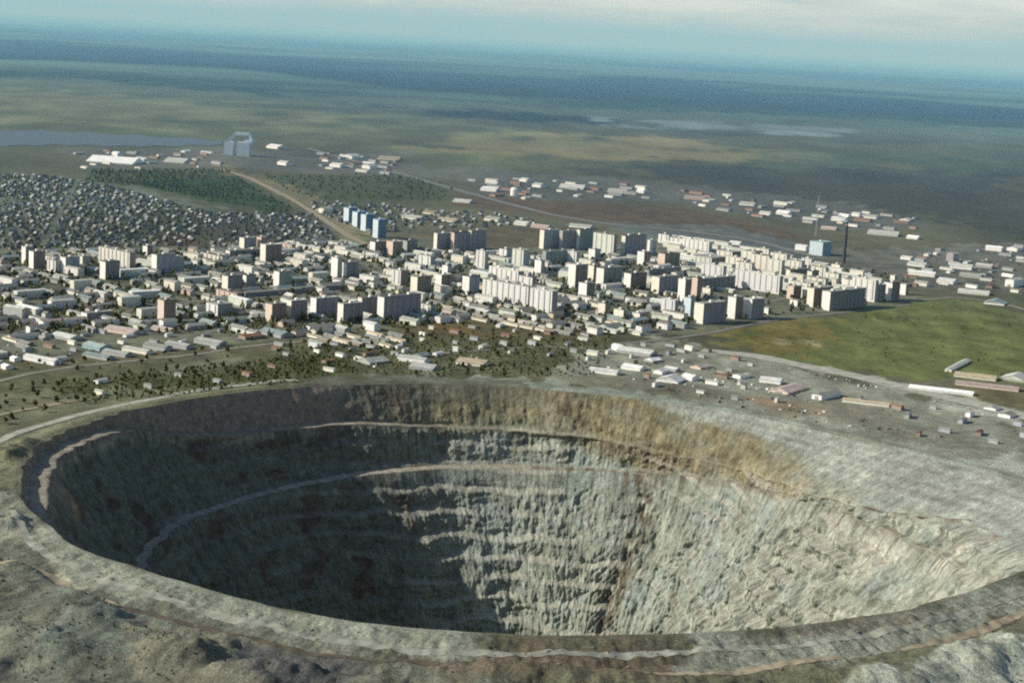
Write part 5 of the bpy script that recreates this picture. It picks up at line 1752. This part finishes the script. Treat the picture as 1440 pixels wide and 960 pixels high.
# ------------------------------------------------------------------ haze, sky, sun
def build_haze():
    me = bpy.data.meshes.new("haze")
    X0, X1, Y0, Y1, Z0, Z1 = -90000, 90000, 2350, 170000, -400, 1500
    v = [(x, y, z) for x in (X0, X1) for y in (Y0, Y1) for z in (Z0, Z1)]
    f = [(0, 1, 3, 2), (4, 6, 7, 5), (0, 4, 5, 1), (2, 3, 7, 6), (0, 2, 6, 4), (1, 5, 7, 3)]
    me.from_pydata(v, [], f)
    o = bpy.data.objects.new("haze", me)
    COL.objects.link(o)
    o["kind"] = "stuff"
    o["label"] = "thin blue haze lying over the plain out to the horizon"
    m = bpy.data.materials.new("haze_air")
    m.use_nodes = True
    nt = m.node_tree
    nt.nodes.clear()
    out = nt.nodes.new("ShaderNodeOutputMaterial")
    vs = node(nt, "ShaderNodeVolumeScatter", Density=HAZE_D, Anisotropy=0.0)
    vs.inputs["Color"].default_value = HAZE_C
    va = node(nt, "ShaderNodeVolumeAbsorption", Density=HAZE_D)
    va.inputs["Color"].default_value = HAZE_A
    ad = nt.nodes.new("ShaderNodeAddShader")
    nt.links.new(vs.outputs[0], ad.inputs[0])
    nt.links.new(va.outputs[0], ad.inputs[1])
    nt.links.new(ad.outputs[0], out.inputs["Volume"])
    m.cycles.volume_sampling = 'DISTANCE'
    me.materials.append(m)
    return o


HAZE_D, HAZE_C, HAZE_A = 1 / 23000.0, (0.28, 0.64, 0.98, 1), (0.82, 0.96, 1.0, 1)
build_haze()

SUN_EL, SUN_AZ = 30.0, -97.0      # azimuth from +Y, clockwise
w = bpy.data.worlds.new("World")
S.world = w
w.use_nodes = True
nt = w.node_tree
bg = nt.nodes["Background"]
sky = node(nt, "ShaderNodeTexSky", sky_type='NISHITA', sun_disc=False)
sky.sun_elevation = R(SUN_EL)
sky.sun_rotation = R(SUN_AZ)
sky.altitude = 400
sky.air_density, sky.dust_density, sky.ozone_density = 1.0, 1.0, 1.0
tc = node(nt, "ShaderNodeTexCoord")
sp = node(nt, "ShaderNodeSeparateXYZ")
nt.links.new(tc.outputs["Generated"], sp.inputs[0])
band = node(nt, "ShaderNodeMapRange")           # a pale cloud bank low over the horizon
band.inputs["From Min"].default_value, band.inputs["From Max"].default_value = 0.0, 0.10
band.inputs["To Min"].default_value, band.inputs["To Max"].default_value = 1.0, 0.0
nt.links.new(sp.outputs[2], band.inputs["Value"])
mp = node(nt, "ShaderNodeMapping")
mp.inputs["Scale"].default_value = (9, 9, 70)
nt.links.new(tc.outputs["Generated"], mp.inputs["Vector"])
cn = node(nt, "ShaderNodeTexNoise", Scale=1.0, Detail=6.0, Roughness=0.6)
nt.links.new(mp.outputs["Vector"], cn.inputs["Vector"])
cr = node(nt, "ShaderNodeMapRange")
cr.inputs["From Min"].default_value, cr.inputs["From Max"].default_value = 0.35, 0.65
cr.inputs["To Min"].default_value, cr.inputs["To Max"].default_value = 0.35, 1.0
nt.links.new(cn.outputs["Fac"], cr.inputs["Value"])
cm = node(nt, "ShaderNodeMath", operation='MULTIPLY')
nt.links.new(band.outputs[0], cm.inputs[0])
nt.links.new(cr.outputs[0], cm.inputs[1])
mx = node(nt, "ShaderNodeMix", data_type='RGBA')
nt.links.new(cm.outputs[0], mx.inputs[0])
nt.links.new(sky.outputs[0], mx.inputs[6])
mx.inputs[7].default_value = (13.0, 13.4, 13.2, 1)
nt.links.new(mx.outputs[2], bg.inputs["Color"])
bg.inputs["Strength"].default_value = 0.10

sl = bpy.data.lights.new("sun", 'SUN')
sl.energy = 5.0
sl.angle = R(0.5)
sl.color = (1.0, 0.935, 0.81)
so = bpy.data.objects.new("sun", sl)
COL.objects.link(so)
sd = Vector((math.sin(R(SUN_AZ)) * math.cos(R(SUN_EL)), math.cos(R(SUN_AZ)) * math.cos(R(SUN_EL)), math.sin(R(SUN_EL))))
so.rotation_euler = sd.to_track_quat('Z', 'Y').to_euler()

S.view_settings.view_transform = 'Standard'
S.view_settings.look = 'None'
S.view_settings.exposure = 0
S.view_settings.gamma = 1
S.render.engine = 'CYCLES'
S.cycles.use_denoising = False
S.cycles.max_bounces = 4
S.cycles.volume_bounces = 1
S.cycles.diffuse_bounces = 2
S.cycles.filter_width = 2.0
